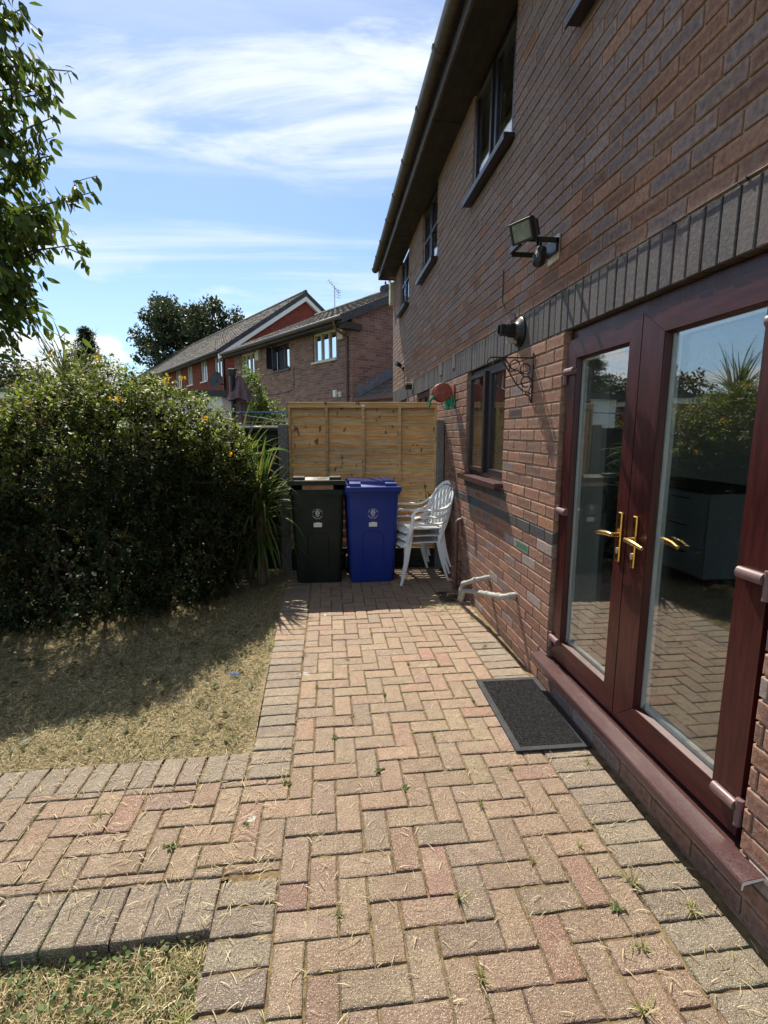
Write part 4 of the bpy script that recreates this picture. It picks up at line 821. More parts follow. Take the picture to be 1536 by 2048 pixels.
for k in range(5):
    x1 = -.55 - k * 1.93; x0 = x1 - 1.83
    lf = empty('dark_fence_panel', ((x0 + x1) / 2, 5.68, 0), ['dark weathered fence panel next to the concrete post beside the palm', 'dark weathered fence panel hidden behind the flowering shrub', 'third dark weathered fence panel counted from the new timber one, behind the shrub', 'fourth dark weathered fence panel counted from the new timber one, far left', 'leftmost dark weathered fence panel'][k], 'fence panel', 'dark fence panels behind the shrub')
    g = MB()
    for i in range(10): za = -.06 + i * .162; g.grid(lambda u, v, za=za: (x0 + u * (x1 - x0), 5.66 + v * .02, za + v * .17 + .004 * math.sin(u * 20 + i)), 20, 1, -.012)
    g.build('boards', 'dark_fence', lf, lf.location)
    g = MB(); g.box(x0, x1, 5.645, 5.70, 1.565, 1.60, .003); g.build('capping', 'dark_fence', lf, lf.location)
    if k < 4: g = MB(); g.box(x0 - .10, x0, 5.62, 5.73, -.1, 1.63, .006); c_ = g.build('concrete_fence_post', 'concrete'); recenter(c_, (x0 - .05, 5.675, 0)); tag(c_, 'grey concrete post hidden in the foliage behind the flowering shrub', 'fence post', 'concrete posts behind the shrub')

# ================================================================ WHEELIE BINS
def bin_body(mb, w, d, h):
    lv = [(0, .82, .80), (.02, .86, .84), (.5, .94, .93), (h - .10, 1.0, 1.0)]
    def ring(z, sx, sy, r=.05, n=5):
        hw, hd = w / 2 * sx, d / 2 * sy; p = []
        for (cx, cy, a0) in ((hw - r, hd - r, 0), (-hw + r, hd - r, 90), (-hw + r, -hd + r, 180), (hw - r, -hd + r, 270)):
            for i in range(n + 1): t = R(a0 + 90 * i / n); p.append((cx + r * math.cos(t), cy + r * math.sin(t), z))
        return p
    rs = [ring(*l) for l in lv] + [ring(h - .10, 1.06, 1.05), ring(h - .045, 1.08, 1.06), ring(h - .045, 1.0, 1.0), ring(.10, .8, .8)]
    n = len(rs[0]); vs = [p for r in rs for p in r]; fs = [tuple(range(n))[::-1]]
    for i in range(len(rs) - 1):
        for k in range(n): fs.append((i * n + k, i * n + (k + 1) % n, (i + 1) * n + (k + 1) % n, (i + 1) * n + k))
    fs.append(tuple((len(rs) - 1) * n + k for k in range(n))); mb.add(vs, fs)
FONT = bpy.data.curves.new('lettering', 'FONT')
def text_mesh(txt, size):
    c = bpy.data.curves.new('lettering', 'FONT'); c.body = txt; c.size = size; c.align_x = 'CENTER'; c.align_y = 'CENTER'; c.extrude = 0.0004; c.resolution_u = 2
    t = bpy.data.objects.new('lettering', c); COL.objects.link(t); dg = bpy.context.evaluated_depsgraph_get(); me = bpy.data.meshes.new_from_object(t.evaluated_get(dg)); bpy.data.objects.remove(t); bpy.data.curves.remove(c)
    V_ = [tuple(v.co) for v in me.vertices]; F_ = [tuple(p.vertices) for p in me.polygons]; bpy.data.meshes.remove(me); return V_, F_
def wheelie(loc, rz, mat, label, open_lid):
    w, d, h = .535, .60, 1.03
    o_ = empty('wheelie_bin', loc, label, 'wheelie bin', 'wheelie bins in front of the fence', rz)
    g = MB(); bin_body(g, w, d, h); fy_ = -d / 2
    for x_ in (-.12, .0, .14): g.box(x_ - .004, x_ + .004, fy_ - .006, fy_ + .02, h - .15, h - .10)
    g.build('body', mat, o_, smooth=True, angle=40)
    def front(z): # y of the front face at height z
        t = min(1, max(0, (z - .5) / (h - .6))) ; s = .93 + .07 * t if z > .5 else .84 + .09 * (z - .02) / .48; return -d / 2 * s
    g = MB()  # arched moulding on the front
    arch = [(-.105, .06), (-.105, .50)] + [(-.105 + .05 - .05 * math.cos(t), .50 + .05 * math.sin(t)) for t in np.linspace(0, math.pi / 2, 5)] + [(.105 - .05 + .05 * math.sin(t), .50 + .05 * math.cos(t)) for t in np.linspace(0, math.pi / 2, 5)] + [(.105, .50), (.105, .06)]
    g.tube([(p[0], front(p[1]) - .001, p[1]) for p in arch], .006, 6); g.build('moulding', mat, o_, smooth=True)
    # emblem: ring of lettering round a rose-like crest
    g = MB(); cz = .735; R0 = .048
    def put(V_, F_, px_, pz_, rot, sc_=1):
        ca, sa = math.cos(rot), math.sin(rot); vs = []
        for (a, b, c) in V_: x_ = a * ca - b * sa; z_ = a * sa + b * ca; vs.append((px_ + x_, front(pz_ + z_) - .0012 - c, pz_ + z_))
        g.add(vs, F_)
    top = "WEST LANCASHIRE"; bot = "BOROUGH COUNCIL"
    for i, ch in enumerate(top):
        if ch == ' ': continue
        t = R(155 - 130 * i / (len(top) - 1)); put(*text_mesh(ch, .017), R0 * math.cos(t), cz + R0 * math.sin(t), t - math.pi / 2)
    for i, ch in enumerate(bot):
        if ch == ' ': continue
        t = R(205 + 130 * i / (len(bot) - 1)); put(*text_mesh(ch, .017), R0 * math.cos(t), cz + R0 * math.sin(t), t + math.pi / 2)
    def poly(pts): n = len(pts); g.add([(p[0], front(cz + p[1]) - .0018, cz + p[1]) for p in pts] + [(p[0], front(cz + p[1]) + .001, cz + p[1]) for p in pts], [tuple(range(n)), tuple(range(n, 2 * n))[::-1]] + [(i, n + i, n + (i + 1) % n, (i + 1) % n) for i in range(n)])
    for s in (-1, 1):
        poly([(s * .004, .027), (s * .013, .033), (s * .020, .022), (s * .010, .016)]); poly([(s * .005, .012), (s * .020, .017), (s * .026, .006), (s * .012, .001)])
        poly([(s * .004, -.004), (s * .014, -.003), (s * .020, -.016), (s * .009, -.018)]); poly([(s * .003, -.020), (s * .010, -.021), (s * .007, -.032), (s * .002, -.030)])
        poly([(s * .047, .004), (s * .051, .004), (s * .051, -.001), (s * .047, -.001)])
    poly([(-.0025, .030), (.0025, .030), (.0025, -.012), (-.0025, -.012)]); poly([(-.009, .037), (.009, .037), (.006, .032), (-.006, .032)])
    g.build('council_emblem', 'logo_white', o_)
    g = MB(); z_ = .622; g.box(-.042, .042, front(z_) - .003, front(z_), z_ - .022, z_ + .022, .001); g.box(-.02, .02, front(z_) - .003, front(z_), z_ + .022, z_ + .027); g.build('address_sticker', 'white_paint', o_)
    # lid
    g = MB(); L_ = .66; hw = .285
    prof = [(0, .0), (.0, .03), (.04, .055), (.12, .062), (L_ - .1, .062), (L_ - .02, .05), (L_, .02), (L_, 0)]
    g.box(-hw, hw, -L_, 0, -.012, .014, .006); 
    g.prism([(-L_ + .025, .012), (-L_ + .04, .045), (-L_ + .14, .060), (-.10, .060), (-.02, .040), (-.01, .012)], -.235, -.125, 'x'); g.prism([(-L_ + .025, .012), (-L_ + .04, .045), (-L_ + .14, .060), (-.10, .060), (-.02, .040), (-.01, .012)], .125, .235, 'x')
    g.prism([(-L_ + .06, .012), (-L_ + .14, .050), (-.10, .050), (-.02, .030), (-.01, .012)], -.125, .125, 'x')
    g.box(-hw, hw, -L_, -L_ + .014, -.035, .002, .004)
    ld = g.build('lid', mat, o_, smooth=False); ld.location = (0, d / 2 + .01, h - .030); ld.rotation_euler = (R(-open_lid), 0, 0)
    g = MB(); g.tube([(-.24, d / 2 + .035, h - .03), (-.24, d / 2 + .07, h - .03), (.24, d / 2 + .07, h - .03), (.24, d / 2 + .035, h - .03)], .013, 10); g.build('handle', mat, o_, smooth=True)
    for s in (-1, 1): g = MB(); g.lathe([(.03, -.02), (.095, -.022), (.10, 0), (.095, .022), (.03, .02)], 20, Matrix.Translation((s * .23, d / 2 - .04, .10)) @ Matrix.Rotation(R(90), 4, 'Y')); g.build('wheel', 'rubber', o_, smooth=True)
    return o_
wheelie((.440, 5.215, 0), R(1), 'blue_bin', 'blue wheelie bin with closed lid beside the white chairs', 0)
gb_ = wheelie((-.105, 5.25, 0), R(-2), 'green_bin', 'dark green wheelie bin overfilled so its lid rests on a cardboard box', 6.0)
g = MB(); CM = Matrix.Translation((-.10, 5.12, 1.045)) @ Matrix.Rotation(R(-2), 4, 'Z') @ Matrix.Rotation(R(-3), 4, 'X')
g.box(-.155, .155, -.175, .12, -.09, .028, .002, M=CM); o_ = g.build('carton', 'cardboard'); recenter(o_, (-.10, 5.12, .99)); tag(o_, 'brown cardboard box sticking out under the lid of the dark green bin', 'cardboard box'); o_.name = 'cardboard_box'
g = MB(); g.box(-.045, .045, -.1765, -.17, .006, .022, .002, M=CM); g.cyl(CM @ Vector((-.03, -.1765, .006)), CM @ Vector((-.03, -.17, .006)), .008); cb_ = g.build('hand_hole', 'gasket'); cb_.parent = o_; cb_.location = (-o_.location.x, -o_.location.y, -o_.location.z)

# ================================================================ STACKED CHAIRS
def bez(p, n=10):
    """smooth path through points (Catmull-Rom)"""
    p = [Vector(q) for q in p]; q = [p[0]] + p + [p[-1]]; r = []
    for i in range(1, len(q) - 2):
        for k in range(n):
            t = k / n; r.append(0.5 * ((2 * q[i]) + (q[i + 1] - q[i - 1]) * t + (2 * q[i - 1] - 5 * q[i] + 4 * q[i + 1] - q[i + 2]) * t * t + (3 * q[i] - q[i - 1] - 3 * q[i + 1] + q[i + 2]) * t ** 3))
    r.append(p[-1]); return r
def make_chair():
    """local: +x is the front, z up"""
    o_ = empty('plastic_chair', (0, 0, 0), '', 'chair', 'white plastic chairs in one stack')
    g = MB(); g.grid(lambda u, v: (.23 - u * .44, (-.225 + v * .45) * (1 - .10 * u), .425 - .012 * math.sin(math.pi * v) * math.sin(math.pi * u) - .020 * u - (.035 * max(0, 1 - u * 9) ** 2)), 14, 10, .012)
    g.tube([(.235, -.215, .395), (.24, -.1, .398), (.24, .1, .398), (.235, .215, .395)], .016, 8, flat=.6); g.build('seat', 'white_chair', o_, smooth=True, angle=60)
    g = MB()
    half = [(-.16, .235, .42), (-.20, .24, .52), (-.25, .235, .64), (-.305, .20, .76), (-.345, .13, .84), (-.36, .0, .872)]
    loop = bez(half + [(x_, -y_, z_) for (x_, y_, z_) in half[:-1][::-1]], 6)
    g.tube(loop, .021, 8, flat=.55, up=(1, 0, .35))
    for k in range(6):
        t = (-.135 + k * .054); top = .845 - abs(t) ** 2 * 2.2; tx = -.345 - .0 + abs(t) * .05
        g.tube(bez([(-.185, t * .95, .41), (-.225, t, .53), (-.285 , t * 1.02, .70), (tx, t * 1.0, top)], 5), .0225, 8, flat=.25, up=(1, 0, .4))
    g.tube([(-.19, -.21, .43), (-.195, 0, .425), (-.19, .21, .43)], .02, 8, flat=.5); g.build('backrest', 'white_chair', o_, smooth=True, angle=60)
    for s in (-1, 1):
        g = MB(); g.tube(bez([(.20, s * .235, .42), (.185, s * .262, .52), (.165, s * .268, .60), (.11, s * .268, .628), (.0, s * .268, .622), (-.12, s * .262, .615), (-.20, s * .252, .64), (-.26, s * .235, .68)], 6), [.022] * 15 + [.026] * 20 + [.020] * 8, 8, flat=.5, up=(0.25, s * .2, 1)); g.build('armrest', 'white_chair', o_, smooth=True, angle=60)
        for (a, b) in (((.205, s * .232, .43), (.275, s * .262, .0)), ((-.185, s * .222, .42), (-.265, s * .255, .0))):
            g = MB(); fx = 1 if a[0] > 0 else -1; n = 8; vs = []; fs = []
            for i in range(n + 1):
                t = i / n; c = Vector(a).lerp(Vector(b), t); c.x -= fx * .018 * math.sin(math.pi * t); wx = .040 * (1 - t) ** 1.3 + .022; wy = .034 * (1 - t) ** 1.5 + .020; th = .006
                # L-shaped section: outer corner at c
                q = [(0, 0), (-fx * wx, 0), (-fx * wx, -s * th), (-fx * th, -s * th), (-fx * th, -s * wy), (0, -s * wy)]
                vs += [(c.x + fx * .012 + p[0], c.y + s * .008 + p[1], c.z) for p in q]
            for i in range(n):
                for k in range(6): fs.append((i * 6 + k, i * 6 + (k + 1) % 6, (i + 1) * 6 + (k + 1) % 6, (i + 1) * 6 + k))
            fs += [tuple(range(6)), tuple(n * 6 + k for k in range(6))]; g.add(vs, fs); g.build('leg', 'white_chair', o_)
    return o_
def dup(root):
    r = root.copy(); COL.objects.link(r)
    for ch in root.children:
        c = ch.copy(); COL.objects.link(c); c.parent = r
    return r
ch0 = make_chair(); labs = ['white plastic garden chair at the bottom of the stack', 'white plastic garden chair in the middle of the stack', 'white plastic garden chair on top of the stack']
chs = [ch0, dup(ch0), dup(ch0)]
for k, c in enumerate(chs):
    c['label'] = labs[k]; c.location = (.925 + k * .012, 5.13 + .004 * k, k * .072); c.rotation_euler = (0, R(0), R(180 + 14)); 

# ================================================================ HOUSES BEYOND THE FENCE
def far_house(name, loc, az, label, L_, D_, zE, rise_a, brick, tile, wins, ovh=.35, verge='slate_dark', white_verge=False, solid=.0):
    """local: +x along the facade (away), +y into the house, facade at y=0"""
    h = empty(name, loc, label, 'house'); h.rotation_euler = (0, 0, R(90 - az))      # local x axis points along azimuth az
    T = math.tan(R(rise_a)); ym = D_ / 2; s = MB(); sg = -1     # into the house is to the right of the direction of travel -> -y
    Y = lambda v: sg * v
    body = MB(); ops = wins; xs_ = sorted({0, L_} | {v for o in ops for v in o[:2]}); zs_ = sorted({-.1, zE} | {v for o in ops for v in o[2:4]})
    for a, b in zip(xs_, xs_[1:]):
        for c, d in zip(zs_, zs_[1:]):
            if any(p < (a + b) / 2 < q and r < (c + d) / 2 < t for p, q, r, t in [o[:4] for o in ops]): continue
            body.box(a, b, Y(0), Y(.25), c, d)
    body.box(.0, .25, Y(.25), Y(D_), -.1, zE); body.box(L_ - .25, L_, Y(.25), Y(D_), -.1, zE); body.box(.25, L_ - .25, Y(D_ - .25), Y(D_), -.1, zE)
    body.prism([(Y(0), zE), (Y(D_), zE), (Y(ym), zE + ym * T)], 0, .25, 'x'); body.prism([(Y(0), zE), (Y(D_), zE), (Y(ym), zE + ym * T)], L_ - .25, L_, 'x')
    body.build('wall', brick, h)
    rf = MB(); n = 20; x0, x1 = -.14, L_ + .14
    for side in (0, 1):
        for k in range(n):
            a0 = k / n; a1 = (k + 1) / n; run = ym + ovh
            ya, yb = -ovh + a0 * run, -ovh + a1 * run + .05; za, zb = zE + (ya) * T + .07, zE + yb * T + .07
            if side: ya, yb = D_ - ya, D_ - yb
            # each course: a row of slightly uneven tiles
            nx = int((x1 - x0) / .30)
            for i in range(nx):
                xa = x0 + (x1 - x0) * i / nx; xb = x0 + (x1 - x0) * (i + 1) / nx; u = random.uniform(0, .012); 
                rf.add([(xa, Y(ya), za + .040 + u), (xa + (xb - xa) * .5, Y(ya), za + .052 + u), (xb, Y(ya), za + .032 + u), (xb, Y(yb), zb + .010), (xa + (xb - xa) * .5, Y(yb), zb + .022), (xa, Y(yb), zb + .01), (xa, Y(ya), za), (xb, Y(ya), za)], [(0, 1, 4, 5), (1, 2, 3, 4), (6, 7, 2, 1, 0)])
    rf.tube([(x0, Y(ym), zE + ym * T + .10), (x1, Y(ym), zE + ym * T + .10)], .09, 8)
    r = rf.build('roof', tile, h)
    ex = .14
    for x_ in (-ex - .03, L_ + ex):
        for side in (0, 1):
            ya, yb = -ovh - .02, ym; za, zb = zE + ya * T, zE + yb * T
            if side: ya, yb = D_ - ya, D_ - yb
            g = MB(); g.add([(x_, Y(ya), za - .10), (x_, Y(yb), zb - .10), (x_, Y(yb), zb + .12), (x_, Y(ya), za + .12), (x_ + .03, Y(ya), za - .10), (x_ + .03, Y(yb), zb - .10), (x_ + .03, Y(yb), zb + .12), (x_ + .03, Y(ya), za + .12)], [(0, 1, 2, 3), (7, 6, 5, 4), (0, 4, 5, 1), (3, 2, 6, 7), (0, 3, 7, 4), (1, 5, 6, 2)]); g.build('verge', verge, h)
    if white_verge:
        g = MB()
        for side in (0, 1):
            ya, yb = -ovh, ym; za, zb = zE + ya * T, zE + yb * T
            if side: ya, yb = D_ - ya, D_ - yb
            g = MB(); g.add([(-ex - .02, Y(ya), za - .30), (-ex - .02, Y(yb), zb - .30), (-ex - .02, Y(yb), zb - .10), (-ex - .02, Y(ya), za - .10), (.02, Y(ya), za - .30), (.02, Y(yb), zb - .30), (.02, Y(yb), zb - .10), (.02, Y(ya), za - .10)], [(0, 1, 2, 3), (7, 6, 5, 4), (0, 4, 5, 1), (3, 2, 6, 7), (0, 3, 7, 4), (1, 5, 6, 2)]); g.build('bargeboard', 'white_paint', h)
    g = MB(); g.box(-.1, L_ + .1, Y(-ovh + .02), Y(-ovh), zE - ovh * T - .10, zE - ovh * T + .08); g.box(-.1, L_ + .1, Y(-ovh), Y(0), zE - ovh * T - .06, zE - ovh * T - .045); g.box(-.12, .10, Y(-ovh + .05), Y(.25), zE - ovh * T - .22, zE - ovh * T - .06)
    g.build('soffit', 'soffit', h)
    g = MB(); g.tube([(-.16, Y(-ovh - .05), zE - ovh * T + .03), (L_ + .16, Y(-ovh - .05), zE - ovh * T + .03)], .06, 10); g.build('gutter', 'gutter', h, smooth=True)
    for (a, b, c, d, nl, mt) in wins:
        w_ = MB(); fw = .045
        w_.box(a, a + fw, Y(.04), Y(.12), c, d); w_.box(b - fw, b, Y(.04), Y(.12), c, d); w_.box(a + fw, b - fw, Y(.04), Y(.12), c, c + fw); w_.box(a + fw, b - fw, Y(.04), Y(.12), d - fw, d)
        for k in range(1, nl): xm = a + (b - a) * k / nl; w_.box(xm - .026, xm + .026, Y(.035), Y(.12), c + fw, d - fw)
        wo = w_.build('window', mt, h); p = MB(); p.box(a + fw, b - fw, Y(.08), Y(.086), c + fw, d - fw); p.build('pane', 'glass_far', wo); s_ = MB(); s_.box(a - .05, b + .05, Y(-.06), Y(.04), c - .05, c - .003); s_.build('sill', mt, wo)
        q = MB(); q.box(a + fw, b - fw, Y(.24), Y(.25), c, d); q.build('curtain', 'room_paint', wo)
    return h
glassmat('glass_far', 3.2)
simple('pale_frame', (0.58, 0.55, 0.48), 0.5, 0.4, var=0.08)
hA = far_house('brick_house', (.68, 13.51, 0), -33, 'mid brown brick house with grey tiled roof and three upstairs windows just beyond the fence', 7.62, 7.5, 4.60, 24.5, 'far_brick_brown', 'tile_grey',
    [(.74, 1.93, 3.57, 4.36, 3, 'pale_frame'), (3.36, 4.48, 3.55, 4.34, 3, 'frame_dark'), (5.92, 7.0, 3.6, 4.38, 3, 'pale_frame')], ovh=.40)
g = MB(); g.tube([(.18, .45, 4.40), (.18, .38, 4.2), (.18, .045, 4.05), (.18, .045, 0)], .035, 10); g.build('downpipe', 'brown_pipe', hA, smooth=True)
for x_ in (.42, 5.5): g = MB(); g.prism([(x_ - .13, 4.02), (x_ + .13, 4.02), (x_ + .13, 4.30), (x_ - .13, 4.36)], .003, .10, 'y'); g.build('alarm_box', 'cream_plastic', hA)
g = MB(); g.tube([(3.1, .008, 3.55), (3.1, .008, 2.9), (3.4, .008, 2.85), (5.2, .008, 2.78)], .012, 5); g.tube([(2.75, .008, 1.6), (2.75, .008, 2.55)], .012, 5); g.build('cable', 'black_plastic', hA)
g = MB(); g.box(.0, 7.6, .0, .012, .0, 2.36); 
g = MB(); g.box(-.006, 7.6, .0, .008, 2.03, 2.245); g.build('dark_brick_band', 'slate_dark', hA)
g = MB(); g.box(.5, .62, .003, .05, 2.52, 2.66); g.tube([(.56, .05, 2.6), (.60, .12, 2.62)], .02, 6); g.box(.58, .70, .11, .16, 2.52, 2.70); g.build('security_light', 'white_paint', hA)
g = MB(); g.box(2.9, 3.25, -3.9, -3.6, 5.9, 6.62, .01); g.build('chimney', 'slate_dark', hA)
# open casement on the middle window
g = MB(); g.box(4.44, 4.47, .0, .26, 3.62, 4.30); g.box(4.20, 4.225, .0, .16, 3.62, 4.30); g.build('open_casement', 'frame_dark', hA)
# tv aerial on the roof
AX, AY = .33, 18.2
ae = empty('tv_aerial', (AX, AY, 5.4), 'thin television aerial on a mast above the grey tiled roof', 'aerial'); g = MB()
g.tube([(AX, AY, 5.2), (AX, AY, 6.55)], .018, 6); g.build('mast', 'steel', ae, ae.location)
g = MB(); pa_, pb_ = Vector((AX - .20, AY - .1, 6.72)), Vector((AX + .16, AY + .1, 6.38)); g.tube([pa_, pb_], .010, 5)
for k in range(7): p = pa_.lerp(pb_, k / 6); g.tube([p + Vector((.05, -.12, 0)), p + Vector((-.05, .12, 0))], .007, 4)
for dz in (0, .08, .16, .24): g.tube([(AX + .02, AY, 6.22 + dz), (AX + .24, AY + .2, 6.22 + dz)], .007, 4)
g.tube([(AX + .13, AY + .1, 6.18), (AX + .13, AY + .1, 6.5)], .009, 4); g.build('antenna_rods', 'steel', ae, ae.location)
# lean-to roof beside house A
lt = empty('lean_to', (1.6, 13.4, 0), 'low grey tiled lean-to roof with stepped lead flashing between the two brown houses', 'lean-to'); lt.rotation_euler = (0, 0, 0)
GA = Vector((math.sin(R(57)), math.cos(R(57)), 0)); FA = Vector((math.sin(R(-33)), math.cos(R(-33)), 0)); OA = Vector((.68, 13.51, 0)); LO = lt.location
def LP(u, v, z): return OA + GA * u - FA * v + Vector((0, 0, z))     # u along the gable, v out from it
g = MB(); n = 14
for k in range(n):
    a, b = k / n, (k + 1) / n; u0, u1 = .12 + a * 4.0, .12 + b * 4.0 + .04; z0_, z1_ = 2.42 + a * 2.0, 2.42 + b * 2.0 + .02
    m_ = 10
    for i in range(m_):
        v0, v1 = .002 + 2.2 * i / m_, .002 + 2.2 * (i + 1) / m_; vm = (v0 + v1) / 2
        g.add([LP(u0, v0, z0_ + .03), LP(u0, vm, z0_ + .055), LP(u0, v1, z0_ + .03), LP(u1, v1, z1_), LP(u1, vm, z1_ + .025), LP(u1, v0, z1_), LP(u0, v0, z0_), LP(u0, v1, z0_)], [(0, 1, 4, 5), (1, 2, 3, 4), (6, 7, 2, 1, 0)])
g.build('roof', 'tile_brown', lt, LO)
g = MB()
for k in range(11):
    u = .12 + k * .32; z = 2.46 + k * .16; g.add([LP(u, .004, z), LP(u + .33, .004, z + .16), LP(u + .33, .004, z + .36), LP(u, .004, z + .36), LP(u, .014, z), LP(u + .33, .014, z + .16), LP(u + .33, .014, z + .36), LP(u, .014, z + .36)], [(0, 1, 2, 3), (7, 6, 5, 4), (0, 4, 5, 1), (3, 2, 6, 7), (0, 3, 7, 4), (1, 5, 6, 2)])
g.build('lead_flashing', 'lead', lt, LO)
g = MB(); g.tube([LP(.02, -.0, 2.40), LP(.02, 2.25, 2.40)], .055, 8); g.build('gutter', 'brown_pipe', lt, LO, smooth=True)
g = MB(); g.add([LP(.15, .02, -.1), LP(.15, 2.15, -.1), LP(.15, 2.15, 2.4), LP(.15, .02, 2.4), LP(4, .02, -.1), LP(4, 2.15, -.1), LP(4, 2.15, 4.38), LP(4, .02, 4.38)], [(0, 1, 2, 3), (7, 6, 5, 4), (0, 4, 5, 1), (1, 5, 6, 2), (0, 3, 7, 4)]); g.build('wall', 'far_brick_brown', lt, LO)
hB = far_house('terrace_house', (-4.21, 22.3, 0), -30.5, 'long red brick terrace with white windows and white bargeboard behind the brown house', 24, 7.6, 5.15, 35, 'far_brick_red', 'tile_grey',
    [(.62, 1.57, 3.95, 4.98, 2, 'white_paint'), (2.65, 3.55, 3.95, 4.98, 2, 'white_paint'), (4.95, 5.85, 3.95, 4.98, 2, 'white_paint'), (7.0, 8.05, 3.95, 4.98, 2, 'white_paint'), (10.2, 11.2, 3.95, 4.98, 2, 'white_paint'), (13.5, 14.5, 3.95, 4.98, 2, 'white_paint')], ovh=.35, white_verge=True)
g = MB(); g.tube([(.25, .38, 5.05), (.25, .3, 4.85), (.25, .05, 4.7), (.25, .05, 0)], .045, 8); g.build('downpipe', 'black_plastic', hB, smooth=True)
dsh = empty('satellite_dish', (-4.45, 22.6, 3.6), 'dark round satellite dish on the red brick terrace wall', 'satellite dish'); g = MB()
DM = Matrix.Translation((-4.65, 22.15, 3.75)) @ Vector((-.5, -1, .25)).to_track_quat('Z', 'Y').to_matrix().to_4x4(); g.lathe([(.02, -.05), (.2, -.02), (.34, .04), (.33, .045), (.19, -.01), (.02, -.04)], 20, DM); g.build('dish', 'slate_dark', dsh, dsh.location, smooth=True)
g = MB(); g.tube([(-4.65, 22.15, 3.7), (-4.5, 22.35, 3.6), (-4.40, 22.62, 3.6)], .025, 6); g.build('arm', 'black_metal', dsh, dsh.location)
# a small flat-roofed outbuilding far left and pale building glimpsed over the fence
ob = empty('flat_roof_outbuilding', (-12.2, 20.5, 0), 'distant low flat roofed outbuilding with white fascia at far left', 'outbuilding'); g = MB(); g.box(-15.5, -11.1, 19.5, 22.5, -.1, 2.75); g.build('wall', 'far_brick_red', ob, ob.location)
g = MB(); g.box(-15.6, -11.0, 19.4, 22.6, 2.75, 2.98); g.build('fascia', 'white_paint', ob, ob.location); g = MB(); g.box(-15.7, -10.95, 19.3, 22.7, 2.985, 3.12); g.build('roof', 'slate_dark', ob, ob.location)
co = empty('garden_room', (-2.9, 12.6, 0), 'low white garden room glimpsed between shrub and closed parasol', 'garden room'); g = MB(); g.box(-4.4, -2.35, 11.7, 13.6, -.1, 2.35); g.build('wall', 'white_paint', co, co.location)
g = MB(); g.box(-4.5, -2.25, 11.6, 13.7, 2.352, 2.48); g.build('roof', 'slate_dark', co, co.location)

# ================================================================ NEIGHBOUR'S GARDEN THINGS
pa = empty('closed_parasol', (-1.30, 7.6, 0), 'closed dusky purple garden parasol on a black pole behind the fence', 'parasol'); g = MB()
g.cyl((-1.36, 7.55, 0), (-1.36, 7.55, 2.40), .030); g.tube([(-1.36, 7.55, 2.05), (-1.36, 7.55, 2.42)], .045, 10); g.box(-1.41, -1.31, 7.5, 7.62, 2.36, 2.46, .01); g.tube([(-1.36, 7.55, 2.44), (-1.30, 7.6, 2.46)], .02, 8); g.build('pole', 'black_plastic', pa, pa.location, smooth=True)
g = MB(); nS = 64
def fold(cx, cy, zt, zb, rt, rb, ph, amp):
    def f_(u, v):
        t = 2 * math.pi * u; r = (rt + (rb - rt) * v ** .8) * (1 + amp * (.3 + .7 * v) * math.sin(t * 8 + ph + v * .8)); return (cx + r * math.cos(t), cy + r * math.sin(t), zt + (zb - zt) * v + .02 * math.sin(t * 3) * v)
    return f_
g.grid(fold(-1.27, 7.62, 2.34, 1.05, .035, .155, 0, .22), nS, 12, .002); g.grid(fold(-1.27, 7.62, 2.37, 2.02, .03, .17, 1, .20), nS, 6, .002); g.build('canopy', 'umbrella_cloth', pa, pa.location, smooth=True)
g = MB(); g.box(-1.7, -.95, 7.2, 7.95, 0, .08, .01); g.build('base', 'concrete', pa, pa.location)
wl = empty('washing_line', (-.8, 7.5, 0), 'blue washing line with thin cords stretched beyond the fence', 'washing line'); g = MB()
g.tube([(-2.5, 7.5, 1.86), (-1.2, 7.5, 1.845), (.9, 7.5, 1.85)], .010, 6); g.build('blue_line', 'blue_line', wl, wl.location)
g = MB()
for (a, b) in (((-1.2, 7.4, 1.80), (-.45, 7.2, 1.72)), ((-1.2, 7.3, 1.70), (-.4, 7.6, 1.74)), ((-1.0, 7.6, 1.78), (-.5, 7.1, 1.70)), ((-1.3, 7.2, 1.66), (-.3, 7.3, 1.67))): g.tube([a, ((a[0] + b[0]) / 2, (a[1] + b[1]) / 2, (a[2] + b[2]) / 2 - .02), b], .004, 4)
g.tube([(-.55, 7.3, 0), (-.55, 7.3, 1.75)], .02, 8); g.tube([(-1.25, 7.25, 1.63), (-.35, 7.25, 1.63)], .014, 6); g.build('frame', 'steel', wl, wl.location)

# ================================================================ PLANTS
def sphere_pts(n): v = RNG.normal(size=(n, 3)); return unit(v)
def bush_points(blobs, n, shell=(0.78, 1.03), wob=0.10, seed=0):
    """points near the surface of a union of ellipsoids, gathered in twigs"""
    vol = np.array([b[3] * b[4] * b[5] for b in blobs]) ** (2 / 3); vol /= vol.sum(); out_p = []; out_n = []
    for b, f in zip(blobs, vol):
        k = int(n * f); d = sphere_pts(k); ph = np.sin(d[:, 0] * 6 + seed) * np.cos(d[:, 1] * 5 + d[:, 2] * 7) + .6 * np.sin(d[:, 0] * 13 + d[:, 2] * 11 + seed) * np.sin(d[:, 1] * 12)
        r = RNG.uniform(shell[0], shell[1], k) * (1 + wob * ph); p = np.array(b[:3]) + d * r[:, None] * np.array(b[3:6]); out_p.append(p); out_n.append(d)
    P = np.concatenate(out_p); Nn = np.concatenate(out_n); keep = P[:, 2] > 0.03
    for b in blobs:      # drop what lies deep inside another blob
        q = np.linalg.norm((P - np.array(b[:3])) / np.array(b[3:6]), axis=1); keep &= q > 0.60
    return P[keep], Nn[keep]
